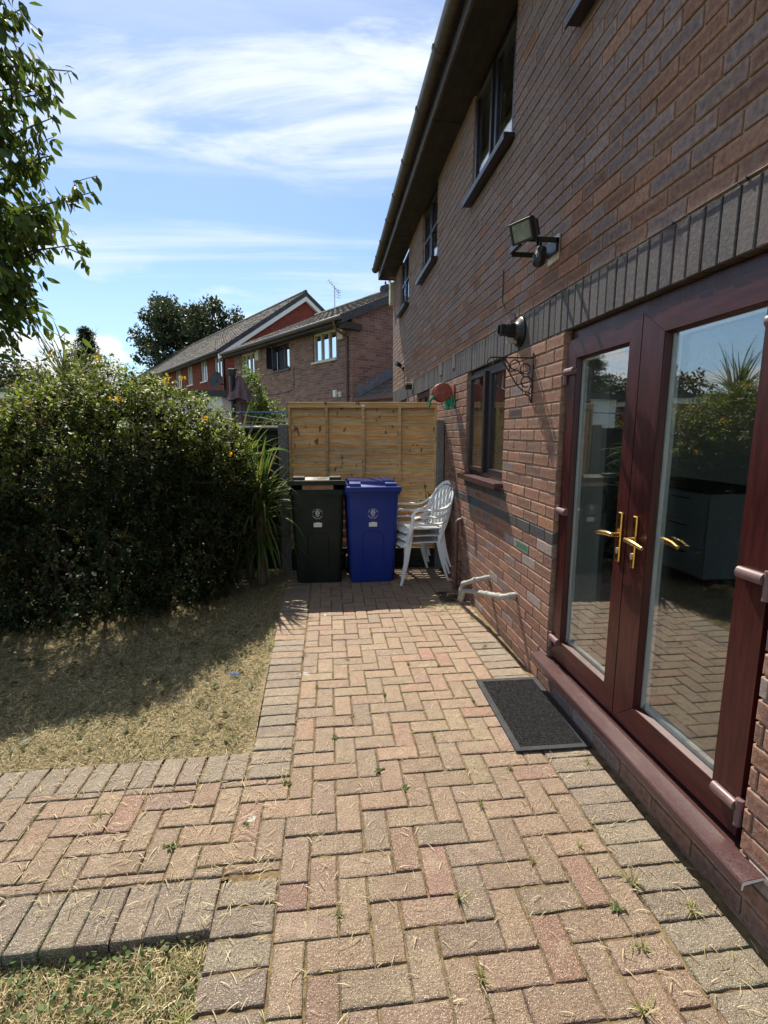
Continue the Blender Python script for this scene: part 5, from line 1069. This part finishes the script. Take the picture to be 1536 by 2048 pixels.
def leafy(name, mat, P, Nn, per, spread, size, cols, parent, off, tmpl=LEAF4, tf=LF4, droop=0.25, outw=0.6, sv=0.35, colS=0.25, flat=0.35):
    n = len(P); idx = np.repeat(np.arange(n), per); m = len(idx); tdir = unit(Nn * outw + RNG.normal(size=(n, 3)) * .55 + np.array([0, 0, .25]))
    t = RNG.uniform(-1, 1, m); pos = P[idx] + tdir[idx] * (t * spread)[:, None] + RNG.normal(size=(m, 3)) * spread * .22
    d = unit(tdir[idx] * .7 + RNG.normal(size=(m, 3)) * .8 + np.array([0, 0, -droop])); nn = unit(RNG.normal(size=(m, 3)) * flat + np.array([0, 0, 1.0]) + Nn[idx] * .45)
    base = pick(cols, n, colS)[idx] * (1 + RNG.uniform(-.2, .2, (m, 1))); ok = pos[:, 2] > .01
    return leafmesh(name, mat, pos[ok], d[ok], nn[ok], (size * (1 + RNG.uniform(-sv, sv, m)))[ok], tmpl, tf, np.clip(base[ok], .004, 1), parent, off)
# --- the big flowering shrub
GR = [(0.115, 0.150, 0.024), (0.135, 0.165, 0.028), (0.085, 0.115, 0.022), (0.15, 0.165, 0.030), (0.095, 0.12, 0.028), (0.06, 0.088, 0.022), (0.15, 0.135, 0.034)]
sh = empty('flowering_shrub', (-2.3, 4.9, 0), 'big dense green shrub with a few yellow flowers in front of the dark fence', 'shrub'); SO = sh.location
blobs = [(-1.50, 4.85, 1.0, .78, .76, .98), (-1.95, 4.6, 1.15, .90, .85, 1.00), (-2.85, 4.45, .86, .95, .90, .80), (-4.2, 4.4, .72, 1.2, 1.1, .82), (-1.15, 4.95, 1.02, .48, .6, .68), (-2.3, 4.3, .66, 1.15, .68, .88), (-1.35, 4.6, .6, .55, .55, .7), (-5.4, 4.6, .85, 1.2, 1.2, .9), (-3.0, 4.2, .7, .9, .62, .95),
         (-1.62, 4.25, 1.42, .50, .40, .52), (-2.1, 4.05, 1.36, .52, .42, .50), (-2.65, 3.98, 1.16, .60, .42, .50), (-3.3, 3.98, 1.05, .7, .45, .52)]
P, Nn = bush_points(blobs, 19000, (.80, 1.04), .06, 2)
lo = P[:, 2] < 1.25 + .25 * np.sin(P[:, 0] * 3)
leafy('foliage', 'leaf', P[~lo], Nn[~lo], 11, .050, .033, GR, sh, SO, sv=.5); leafy('shade_tinted_foliage', 'leaf', P[lo], Nn[lo], 11, .050, .036, [(0.045, 0.072, 0.022), (0.055, 0.080, 0.022), (0.035, 0.058, 0.022), (0.08, 0.075, 0.025), (0.03, 0.055, 0.025)], sh, SO)  # lower leaves coloured darker, painting in the shade of the shrub's base
hb = np.random.default_rng(3)
g = MB()
for k in range(60):     # bare twigs showing at the surface
    b = blobs[k % len(blobs)]; d = hb.normal(size=3); d[1] = -abs(d[1]); d /= np.linalg.norm(d); e = Vector([b[i] + d[i] * b[3 + i] * 1.06 for i in range(3)]); s0 = Vector([b[i] + d[i] * b[3 + i] * .6 for i in range(3)])
    if e.z > .15: g.tube([s0, s0.lerp(e, .5) + Vector((hb.normal() * .04, 0, .03)), e], [.006, .004, .0015], 5)
g.build('twigs', 'bark', sh, SO)
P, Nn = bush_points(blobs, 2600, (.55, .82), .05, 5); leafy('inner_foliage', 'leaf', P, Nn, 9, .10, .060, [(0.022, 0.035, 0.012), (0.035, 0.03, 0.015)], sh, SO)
P, Nn = bush_points(blobs, 5200, (.98, 1.05), .06, 9); kp = (Nn[:, 2] > .12) & (P[:, 2] > 1.35); P = P[kp]; Nn = Nn[kp]; leafy('sun_tinted_shoots', 'leaf', P, Nn, 12, .055, .030, [(0.23, 0.30, 0.05), (0.18, 0.25, 0.045), (0.26, 0.29, 0.055)], sh, SO, outw=.7)  # bright top shoots: sunlight on the shrub painted into the leaf colour
g = MB()
for k in range(46):
    b = blobs[k % len(blobs)]; r0 = random.uniform(0, 6.28); e = Vector((b[0] + .6 * b[3] * math.cos(r0), b[1] + .6 * b[4] * math.sin(r0), b[2] + .5 * b[5])); s0 = Vector((b[0] + random.uniform(-.2, .2), b[1] + .3, 0)); m_ = s0.lerp(e, .5) + Vector((random.uniform(-.1, .1), random.uniform(-.1, .1), .15)); g.tube([s0, m_, e], [.018, .012, .005], 5)
g.build('stems', 'bark', sh, SO)
FL = [(-2.10, 4.30, 2.14), (-1.15, 4.35, 1.98), (-1.28, 4.35, 1.96), (-1.52, 3.98, 1.78), (-1.02, 4.45, 1.66), (-.84, 4.5, 1.36), (-1.72, 4.2, 2.10), (-2.9, 3.8, 1.92), (-3.5, 3.8, 1.85)]
for (x, y, z) in FL:
    n = 14; c = np.array([[x, y - .10, z]]); d = unit(RNG.normal(size=(n, 3)) + np.array([0, -.3, .5])); leafmesh('flower', 'petal', np.repeat(c, n, 0) + RNG.normal(size=(n, 3)) * .012, d, unit(RNG.normal(size=(n, 3))), RNG.uniform(.018, .030, n), LEAF4, LF4, pick([(0.75, 0.42, 0.02), (0.80, 0.50, 0.04)], n, .15), sh, SO)

# --- strap-leaved plants (cordylines)
def cordyline(loc, label, n, L_, wid, up, col, trunk_h=0.25, cat='strap-leaved plant', seed=1, skirt=0):
    o_ = empty('cordyline', loc, label, cat); rs = random.Random(seed); g = MB()
    for k in range(n + skirt):
        a = rs.uniform(0, 2 * math.pi); el = rs.uniform(*up) if k < n else rs.uniform(-.9, -.1); l_ = L_ * rs.uniform(.65, 1.08); dv = Vector((math.cos(a) * math.cos(el), math.sin(a) * math.cos(el), math.sin(el))); p = Vector((rs.gauss(0, .03), rs.gauss(0, .03), trunk_h + (rs.uniform(-.12, .12) if k < n else -rs.uniform(.0, .35)))); side = dv.cross(Vector((0, 0, 1))).normalized(); c = rs.choice(col); c = tuple(x * rs.uniform(.75, 1.25) for x in c)
        m_ = 9; vs = []; droop = rs.uniform(.35, 1.35) * (1.25 - el / 1.7); wv = rs.uniform(.8, 1.2) * wid; twist = rs.uniform(-.5, .5)
        for i in range(m_ + 1):
            t = i / m_; ww = wv * (min(1, .45 + t * 2.4)) * (1 - t ** 2.2) + .0006; sd = (side * math.cos(twist * t) + Vector((0, 0, 1)) * math.sin(twist * t)).normalized()
            nrm = sd.cross(dv).normalized(); vs += [p - sd * ww / 2 + nrm * ww * .12, p - nrm * ww * .10, p + sd * ww / 2 + nrm * ww * .12]
            dv = (dv + Vector((0, 0, -1)) * droop * t * .42).normalized(); p = p + dv * (l_ / m_)
        g.add(vs, [q for i in range(m_) for q in ((i * 3, i * 3 + 1, i * 3 + 4, i * 3 + 3), (i * 3 + 1, i * 3 + 2, i * 3 + 5, i * 3 + 4))], c)
    g.build('leaves', 'leaf', o_, smooth=True)
    g = MB(); g.tube([(0, 0, 0), (.01, .01, trunk_h * .5), (0, 0, trunk_h + .03)], [.05, .045, .04], 10); g.build('trunk', 'bark', o_, smooth=True); return o_
CG = [(0.11, 0.17, 0.04), (0.14, 0.20, 0.045), (0.08, 0.13, 0.04), (0.15, 0.18, 0.06)]
cordyline((-.70, 5.02, 0), 'spiky strap-leaved palm beside the dark green bin', 140, .66, .028, (.15, 1.45), CG, .80, seed=4, skirt=45)
cordyline((-.86, 5.30, 0), 'second spiky strap-leaved plant poking out of the shrub against the dark fence', 60, .62, .026, (.0, 1.3), CG, 1.22, seed=8, skirt=30)
cordyline((-3.12, 6.6, 0), 'tall spiky cordyline rising behind the flowering shrub beyond the fence', 60, .85, .035, (.6, 1.5), [(0.10, 0.14, 0.06), (0.14, 0.13, 0.09)], 2.0, seed=11)

# --- cherry tree overhanging from the left
ct = empty('cherry_tree', (-2.75, 2.6, 0), 'leafy cherry tree with drooping leaves overhanging from the left edge', 'tree'); CO = ct.location
g = MB(); g.tube(bez([(-2.75, 2.6, -.05), (-2.73, 2.58, .6), (-2.68, 2.56, 1.2), (-2.5, 2.52, 1.75)], 5), [.095 - .002 * k for k in range(16)], 12); g.build('trunk', 'bark', ct, CO, smooth=True)
g = MB(); twP = []
def limb(a, b, r0, r1, sag=.06, n=7):
    m_ = Vector(a).lerp(Vector(b), .5) + Vector((random.uniform(-.05, .05), random.uniform(-.05, .05), sag)); pts = bez([a, m_, b], n); g.tube(pts, [r0 + (r1 - r0) * i / (len(pts) - 1) for i in range(len(pts))], 6); return pts
crown = [(-1.95, 2.5, 2.50, .85, .62, .62), (-2.15, 2.55, 3.25, .92, .65, .80), (-1.75, 2.45, 2.25, .50, .45, .28), (-2.0, 2.5, 4.0, .8, .6, .5)]
for k in range(13):
    a = random.uniform(-1.7, 1.7); e = Vector((-2.05 + .55 * math.cos(a), 2.5 + .35 * math.sin(a), 2.15 + 2.0 * k / 12)); pr = limb((-2.5, 2.52, 1.72 + random.uniform(-.2, .1)), e, .032, .012, .08)
    for j in range(9):
        s0 = pr[random.randint(5, len(pr) - 1)]; d = sphere_pts(1)[0]; b = random.choice(crown); e2 = Vector(b[:3]) + Vector((d[0] * b[3], d[1] * b[4], d[2] * b[5])) * random.uniform(.6, .95)
        if e2.x > -1.12 or (e2 - s0).length > 1.0: continue
        p2 = limb(s0, e2, .008, .003, .03)
        for q in range(5):
            s1 = p2[random.randint(3, len(p2) - 1)]; p3 = limb(s1, s1 + Vector((random.gauss(.05, .13), random.gauss(0, .12), random.gauss(0, .11))), .003, .0013, .02, 4); twP += [tuple(x) for x in p3]
        twP += [tuple(x) for x in p2[4:]]
TIPS = [(-1.02, 3.02), (-1.08, 2.82), (-.975, 2.56), (-1.02, 2.36), (-1.25, 2.22), (-1.16, 3.20), (-1.20, 3.40), (-1.33, 2.10), (-1.15, 2.98), (-1.13, 2.70), (-1.18, 2.48), (-1.30, 2.20), (-1.26, 2.86), (-1.22, 2.40), (-1.28, 2.64), (-1.10, 2.92), (-1.20, 2.36), (-1.25, 3.05), (-1.35, 2.42), (-1.3, 2.75), (-1.42, 2.02)]
for (ex, ez) in TIPS:     # shoots that show against the sky
    e = Vector((ex, 2.4 + random.uniform(-.06, .06), ez)); s0 = Vector((-1.75, 2.46, ez - random.uniform(.14, .32))); p2 = limb(s0, e, .007, .0016, .06, 9); twP += [tuple(x) for x in p2[3:]] * 2
    for q in range(6):
        s1 = p2[random.randint(4, len(p2) - 3)]; p3 = limb(s1, s1 + Vector((random.uniform(.0, .08), random.gauss(0, .08), random.gauss(0.0, .07))), .0025, .001, .01, 4); twP += [tuple(x) for x in p3]
for (pp) in ([(-1.35, 2.4, 2.12), (-1.28, 2.4, 2.02), (-1.22, 2.4, 1.93), (-1.20, 2.4, 1.88)], [(-1.45, 2.4, 2.1), (-1.40, 2.4, 2.0), (-1.36, 2.4, 1.93)]):
    g.tube(bez(pp, 5), .0016, 5); twP += [tuple(x) for x in bez(pp, 4)]
g.build('branches', 'bark', ct, CO, smooth=True)
tw = np.array(twP); tw = tw[tw[:, 0] < -.95]; ins = tw[tw[:, 0] < -1.2]; extra = ins[RNG.integers(0, len(ins), 8000)] + RNG.normal(size=(8000, 3)) * .035; tw = np.concatenate([tw, extra]); m_ = len(tw)
d = unit(RNG.normal(size=(m_, 3)) * .42 + np.array([.30, 0, -.80])); nn = unit(RNG.normal(size=(m_, 3)) * .8 + np.array([0, 0, .6]))
leafmesh('foliage', 'leaf', tw + RNG.normal(size=(m_, 3)) * .008, d, nn, RNG.uniform(.036, .072, m_), LEAF8, LF8, np.clip(pick([(0.085, 0.135, 0.028), (0.105, 0.160, 0.030), (0.065, 0.105, 0.028), (0.14, 0.185, 0.035)], m_, .25), .004, 1), ct, CO)

# --- shrubs and trees further off
def far_shrub(name, loc, label, blobs, n, per, spread, size, cols, mat='leaf', cat='shrub', trunk=None, shell=(.6, 1.05), wob=.12, seed=1):
    o_ = empty(name, loc, label, cat); B_ = [(b[0] + loc[0], b[1] + loc[1], b[2], b[3], b[4], b[5]) for b in blobs]; P, Nn = bush_points(B_, n, shell, wob, seed); leafy('foliage', mat, P, Nn, per, spread, size, cols, o_, o_.location)
    g = MB()
    for b in B_: s0 = Vector((loc[0] + random.uniform(-.1, .1), loc[1], 0)); g.tube([s0, s0.lerp(Vector(b[:3]), .6) + Vector((0, 0, b[2] * .1)), Vector(b[:3])], [trunk or .03, (trunk or .03) * .7, (trunk or .03) * .3], 6)
    g.build('trunk' if trunk else 'stems', 'bark', o_); return o_
LG = [(0.13, 0.19, 0.035), (0.16, 0.22, 0.045), (0.10, 0.15, 0.03)]
far_shrub('laurel_shrub', (-1.05, 8.7, 0), 'bright green upright shrub standing behind the closed parasol', [(-.22, 0, 1.9, .26, .3, .72), (-.05, 0, 1.45, .42, .4, .75), (.12, 0, 1.1, .38, .4, .7), (-.3, 0, 1.0, .4, .4, .9)], 1500, 9, .09, .062, LG, seed=3)
far_shrub('hedge_shrub', (-5.2, 7.3, 0), 'loose olive green hedge behind the fence at far left', [(0, 0, 1.3, 1.3, .8, .95), (1.3, 0, 1.2, 1.1, .7, .95), (-1.6, 0, 1.4, 1.4, .9, .9), (2.1, .1, 1.15, .9, .6, .9)], 2600, 9, .10, .05, [(0.10, 0.11, 0.035), (0.12, 0.13, 0.04), (0.09, 0.075, 0.03)], seed=6)
def big_tree(name, loc, label, z0, z1, rad, ncl, cols, size, seed, per=46, cl=(.9, 1.9), squash=.75, nlimb=10, tr=.5, spread=None):
    rs = random.Random(seed); o_ = empty(name, loc, label, 'tree'); g = MB(); X, Y_, _ = loc; tipP = []; hc = (z0 + z1) / 2; hz = (z1 - z0) / 2
    g.tube([(X, Y_, 0), (X + .2, Y_, z0 * .6), (X, Y_, z0 + hz * .6), (X, Y_, hc + hz * .5)], [tr, tr * .85, tr * .5, tr * .15], 10); g.build('trunk', 'bark', o_, o_.location, smooth=True)
    g = MB(); C_ = []
    for k in range(ncl):
        for _t in range(30):
            d = sphere_pts(1)[0]; q = rs.uniform(.12, 1.0) ** .5; p = Vector((X + d[0] * rad * q, Y_ + d[1] * rad * q, hc + d[2] * hz * q))
            if all((p - c).length > cl[0] * .75 for c in C_): break
        C_.append(p); s0 = Vector((X, Y_, z0 + (p.z - z0) * rs.uniform(.2, .6))); m_ = s0.lerp(p, .5) + Vector((rs.uniform(-.4, .4), 0, rs.uniform(.1, .5))); g.tube(bez([s0, m_, p], 4), [tr * .28 * (1 - i / 9) + .02 for i in range(9)], 5)
    g.build('limbs', 'bark', o_, o_.location, smooth=True)
    Ps = []; Ns = []
    for c in C_:
        r_ = rs.uniform(*cl); k = int(per * r_ * r_); d = sphere_pts(k); q = RNG.uniform(.35, 1.05, k) ** .7; Ps.append(np.array(c) + d * (r_ * q)[:, None] * np.array([1, 1, squash])); Ns.append(d)
    P = np.concatenate(Ps); Nn = np.concatenate(Ns); leafy('crown', 'leaf_far', P, Nn, 5, (spread or size), size, cols, o_, o_.location, flat=.8); return o_
DG = [(0.040, 0.060, 0.022), (0.050, 0.072, 0.025), (0.032, 0.048, 0.020), (0.065, 0.080, 0.028)]
big_tree('oak_tree', (-10.9, 46, 0), 'large dark oak with open gappy crown rising behind the red terrace', 4.4, 13.2, 5.0, 135, DG, .27, 5, per=70, cl=(.5, 1.05), tr=.4)
big_tree('distant_tree', (-33.5, 62, 0), 'distant round dark tree at the far left skyline', 2.0, 8.0, 4.5, 26, DG, .4, 9, per=26, cl=(1.2, 2.2))
big_tree('distant_tree', (-22.2, 50, 0), 'distant low dark tree between the conifer and the big oak', 1.0, 6.3, 3.2, 20, DG, .36, 12, per=26, cl=(1.0, 1.8))
big_tree('distant_tree', (-14.5, 24, 0), 'dark bushy tree behind the flat roofed outbuilding at far left', 1.0, 4.9, 2.0, 18, DG, .2, 14, per=60, cl=(.6, 1.2))
big_tree('distant_tree', (5.2, 34, 0), 'treetop just showing above the brown house roof', 3.0, 11.0, 2.2, 16, DG, .3, 15, per=40, cl=(.7, 1.3))
# conifer with flat layered boughs
cf = empty('conifer', (-11.1, 25, 0), 'dark layered conifer poking up beyond the shrub', 'tree'); g = MB(); g.tube([(-11.1, 25, 0), (-11.05, 25, 3.5), (-10.95, 25, 6.3)], [.2, .14, .02], 8); g.build('trunk', 'bark', cf, cf.location)
Ps = []
for k in range(120):
    z = random.uniform(2.4, 6.25); rr = (6.6 - z) * .34 + .12; a = random.uniform(0, 6.28); L2 = rr * random.uniform(.6, 1.25); t = RNG.uniform(.1, 1, 40)[:, None]; dv = np.array([math.cos(a), math.sin(a), .15]); pp = np.array([-11.0, 25, z]) + dv * t * L2 + RNG.normal(size=(40, 3)) * np.array([.07, .07, .025]) - np.array([0, 0, 1]) * (t ** 2) * .12; Ps.append(pp)
P = np.concatenate(Ps); leafy('crown', 'leaf_far', P, unit(P - np.array([-11.0, 25, 4])), 3, .05, .10, [(0.035, 0.055, 0.03), (0.05, 0.06, 0.03)], cf, cf.location, flat=.3)

# ================================================================ GRASS, STRAW, WEEDS, LITTER
def lawn_blades(name, n, region, zf, size, cols, lift=.22, mat='straw', kind='stuff'):
    x0, x1, y0, y1 = region; P = np.column_stack([RNG.uniform(x0, x1, n), RNG.uniform(y0, y1, n), np.zeros(n)]); P[:, 2] = [zf(a, b) for a, b in zip(P[:, 0], P[:, 1])]
    a = RNG.uniform(0, 2 * np.pi, n); d = np.column_stack([np.cos(a), np.sin(a), RNG.normal(lift, .22, n)]); nn = unit(np.column_stack([RNG.normal(0, .5, n), RNG.normal(0, .5, n), np.ones(n)]))
    P[:, 2] += RNG.uniform(0, .012, n)
    o_ = leafmesh(name, mat, P, d, nn, RNG.uniform(*size, n), BLADE, BF, np.clip(pick(cols, n, .3), .01, 1)); 
    if kind: o_['kind'] = kind
    return o_
STRAW = [(0.54, 0.45, 0.27), (0.48, 0.39, 0.22), (0.58, 0.50, 0.32), (0.40, 0.32, 0.17), (0.32, 0.26, 0.13), (0.22, 0.20, 0.08)]
lawn_blades('dry_grass', 90000, (-3.0, -.445, 2.24, 4.9), lawn_z, (.010, .040), STRAW)
lawn_blades('lawn_grass', 14000, (-3.0, -.46, 2.27, 4.9), lawn_z, (.015, .045), [(0.13, 0.16, 0.04), (0.10, 0.13, 0.03)], .6, 'leaf')
lawn_blades('patch_grass', 42000, (-2.2, -.39, .7, 1.40), lambda x, y: -.062 + .010 * nz(x, y + 2.5), (.012, .048), STRAW + [(0.18, 0.19, 0.06)], .35)
n = 1500; P = np.column_stack([RNG.uniform(-1.6, -.42, n), RNG.uniform(.85, 1.39, n), RNG.uniform(-.055, -.02, n)]); P = P[RNG.random(n) < np.clip((P[:, 1] - 1.0) / .3, .08, 1)]; n = len(P)
clo = leafmesh('clover_leaves', 'leaf', P, unit(np.column_stack([RNG.normal(size=(n, 2)), RNG.normal(.2, .3, n)])), unit(np.column_stack([RNG.normal(size=(n, 2)) * .5, np.ones(n)])), RNG.uniform(.008, .022, n), [(0, 0, 0), (.3, .3, .05), (.75, .38, .03), (1, 0, -.03), (.75, -.38, .03), (.3, -.3, .05)], [(0, 1, 2, 3), (0, 3, 4, 5)], pick([(0.12, 0.20, 0.06), (0.16, 0.23, 0.08), (0.09, 0.15, 0.05)], n, .2)); clo['kind'] = 'stuff'
# straw clippings scattered over the paving
n = 3000; P = np.column_stack([RNG.uniform(-.42, 1.26, n), RNG.uniform(.9, 4.9, n), np.full(n, .003)]); ed = np.exp(-((P[:, 0] + .42) / .3)) + np.exp(-((1.27 - P[:, 0]) / .35)) + .25; P = P[RNG.random(n) < ed]
P2 = np.column_stack([RNG.uniform(-1.6, -.2, 900), RNG.uniform(1.4, 2.25, 900), np.full(900, .003)]); n3 = 700; P3 = np.column_stack([RNG.normal(1.0, .12, n3), RNG.normal(4.12, .09, n3), RNG.uniform(.002, .02, n3)]); P = np.concatenate([P, P2, P3]); P = P[~((P[:, 0] > .88) & (P[:, 1] > 2.1) & (P[:, 1] < 2.82))]; n = len(P)
a = RNG.uniform(0, 6.28, n); st = leafmesh('straw_clippings', 'straw', P, np.column_stack([np.cos(a), np.sin(a), RNG.normal(.03, .05, n)]), np.tile([0, 0, 1.], (n, 1)), RNG.uniform(.015, .05, n), [(p[0], p[1] * .75, p[2]) for p in BLADE], BF, pick(STRAW[:4], n, .2)); st['kind'] = 'stuff'
n = 420; P = np.column_stack([RNG.uniform(-2.6, -.5, n), RNG.uniform(2.3, 4.2, n), RNG.uniform(.004, .016, n)]); fl_ = leafmesh('fallen_leaves', 'leaf', P, unit(np.column_stack([RNG.normal(size=(n, 2)), RNG.normal(.0, .15, n)])), unit(np.column_stack([RNG.normal(size=(n, 2)) * .3, np.ones(n)])), RNG.uniform(.025, .07, n), LEAF8, LF8, pick([(0.13, 0.17, 0.10), (0.20, 0.15, 0.06), (0.10, 0.13, 0.06)], n, .25)); fl_['kind'] = 'stuff'
# moss in the joints of the paving
n = 5200; jx = RNG.uniform(-.2, 1.05, n); jy = RNG.uniform(1.0, 4.3, n); ax = RNG.random(n) < .5; jx = np.where(ax, RB[0] + np.round((jx - RB[0]) / U) * U + RNG.normal(0, .002, n), jx); jy = np.where(~ax, 1.11 + np.round((jy - 1.11) / U) * U + RNG.normal(0, .002, n), jy)
P = np.column_stack([jx, jy, np.full(n, -.004)]); ms = leafmesh('joint_moss', 'leaf', P, unit(np.column_stack([RNG.normal(size=(n, 2)) * .5, np.ones(n)])), unit(RNG.normal(size=(n, 3))), RNG.uniform(.003, .008, n), LEAF4, LF4, pick([(0.16, 0.13, 0.04), (0.13, 0.14, 0.035), (0.20, 0.13, 0.05)], n, .2)); ms['kind'] = 'stuff'
# individual weeds: tufts growing from the joints
def weed_mesh(kind, seed):
    rs = np.random.default_rng(seed); n = 26 if kind == 0 else 12; P = rs.normal(size=(n, 3)) * np.array([.006, .006, 0]); el = rs.uniform(.2, 1.3, n); a = rs.uniform(0, 6.28, n); D = np.column_stack([np.cos(a) * np.cos(el), np.sin(a) * np.cos(el), np.sin(el)])
    if kind == 0: return leafmesh('weed_tuft', 'straw', P, D, unit(np.column_stack([rs.normal(size=(n, 2)) * .4, np.ones(n)])), rs.uniform(.018, .045, n), BLADE, BF, pick([(0.40, 0.36, 0.16), (0.24, 0.28, 0.08), (0.48, 0.40, 0.22)], n, .2))
    return leafmesh('weed_tuft', 'leaf', P, D * np.array([1, 1, .4]), unit(np.column_stack([rs.normal(size=(n, 2)) * .3, np.ones(n)])), rs.uniform(.015, .030, n), LEAF8, LF8, pick([(0.14, 0.20, 0.06), (0.18, 0.22, 0.10), (0.20, 0.18, 0.08)], n, .2))
protos = [weed_mesh(0, 1), weed_mesh(0, 2), weed_mesh(1, 3), weed_mesh(1, 4), weed_mesh(0, 5)]
WS = [(.21, 2.06, 2, 1.2), (.34, 1.93, 3, 1.2), (.60, 1.80, 0, .9), (-.21, 2.02, 2, 1.1), (.02, 1.38, 0, 1.0), (.42, 1.40, 0, 1.1), (.98, 1.38, 0, 1.6), (.94, 1.30, 2, 1.2), (.90, 1.55, 0, .8), (.75, 1.50, 0, .8), (.16, 2.5, 0, 1.0), (.05, 2.33, 2, .9), (.30, 2.72, 3, 1.0), (.45, 1.15, 0, 1.1), (.95, 1.17, 0, 1.2), (1.16, 1.27, 1, 1.4), (.78, 2.0, 0, .9), (.50, 3.1, 0, .9), (.70, 3.05, 0, 1.0), (.12, 3.2, 2, .8), (.36, 3.62, 0, .8), (-.10, 2.85, 0, .9), (.82, 2.6, 3, .9), (-.15, 3.3, 1, 1.1), (1.12, 3.3, 0, 1.2), (1.2, 2.0, 1, 1.0), (-.62, 1.72, 2, 1.2), (-.95, 1.9, 0, 1.0), (-.35, 1.80, 3, .9), (.84, 1.02, 0, 1.3), (.20, 1.02, 2, 1.2), (-.41, 1.13, 1, 1.3), (1.18, 3.85, 1, 1.4), (-.44, 3.5, 1, 1.5), (.55, 2.28, 0, .8)]
used = set()
for (x, y, k, s_) in WS:
    o_ = protos[k] if k not in used else protos[k].copy()
    if k in used: COL.objects.link(o_)
    used.add(k); x = RB[0] + round((x - RB[0]) / U) * U if -.2 < x < 1.05 else x; o_.location = (x, y, -.004); o_.rotation_euler = (0, 0, random.uniform(0, 6.28)); o_.scale = (s_,) * 3
    leafy_ = k in (2, 3); tag(o_, 'small leafy green weed growing from a joint in the block paving' if leafy_ else 'small dry grass tuft growing from a joint in the block paving', 'weed', 'leafy weeds in the paving joints' if leafy_ else 'grass tufts in the paving joints')
for p_ in range(5):
    if p_ not in used: bpy.data.objects.remove(protos[p_])
# bits on the ground
g = MB(); g.grid(lambda u, v: (-.66 + u * .06, 3.05 + v * .022, .012 + .006 * math.sin(u * 14) + .004 * math.sin(v * 9 + u * 5)), 12, 5, .0006); o_ = g.build('blue_scrap', 'blue_line', smooth=True); recenter(o_, (-.63, 3.06, .01)); tag(o_, 'small crumpled blue wrapper on the dry lawn', 'litter')
n = 14; c = np.array([[-.86, 4.78, .10]]); wf = empty('pale_weed', (-.86, 4.78, 0), 'small pale drooping weed at the foot of the strap-leaved plant', 'weed'); g = MB(); g.tube([(-.86, 4.78, 0), (-.865, 4.77, .08), (-.87, 4.76, .15)], .003, 5); g.build('stem', 'bark', wf, wf.location)
leafmesh('leaves', 'leaf', np.repeat(c, n, 0) + RNG.normal(size=(n, 3)) * .02, unit(RNG.normal(size=(n, 3)) + np.array([0, 0, -.5])), unit(RNG.normal(size=(n, 3))), RNG.uniform(.02, .045, n), LEAF8, LF8, pick([(0.40, 0.40, 0.38)], n, .1), wf, wf.location)
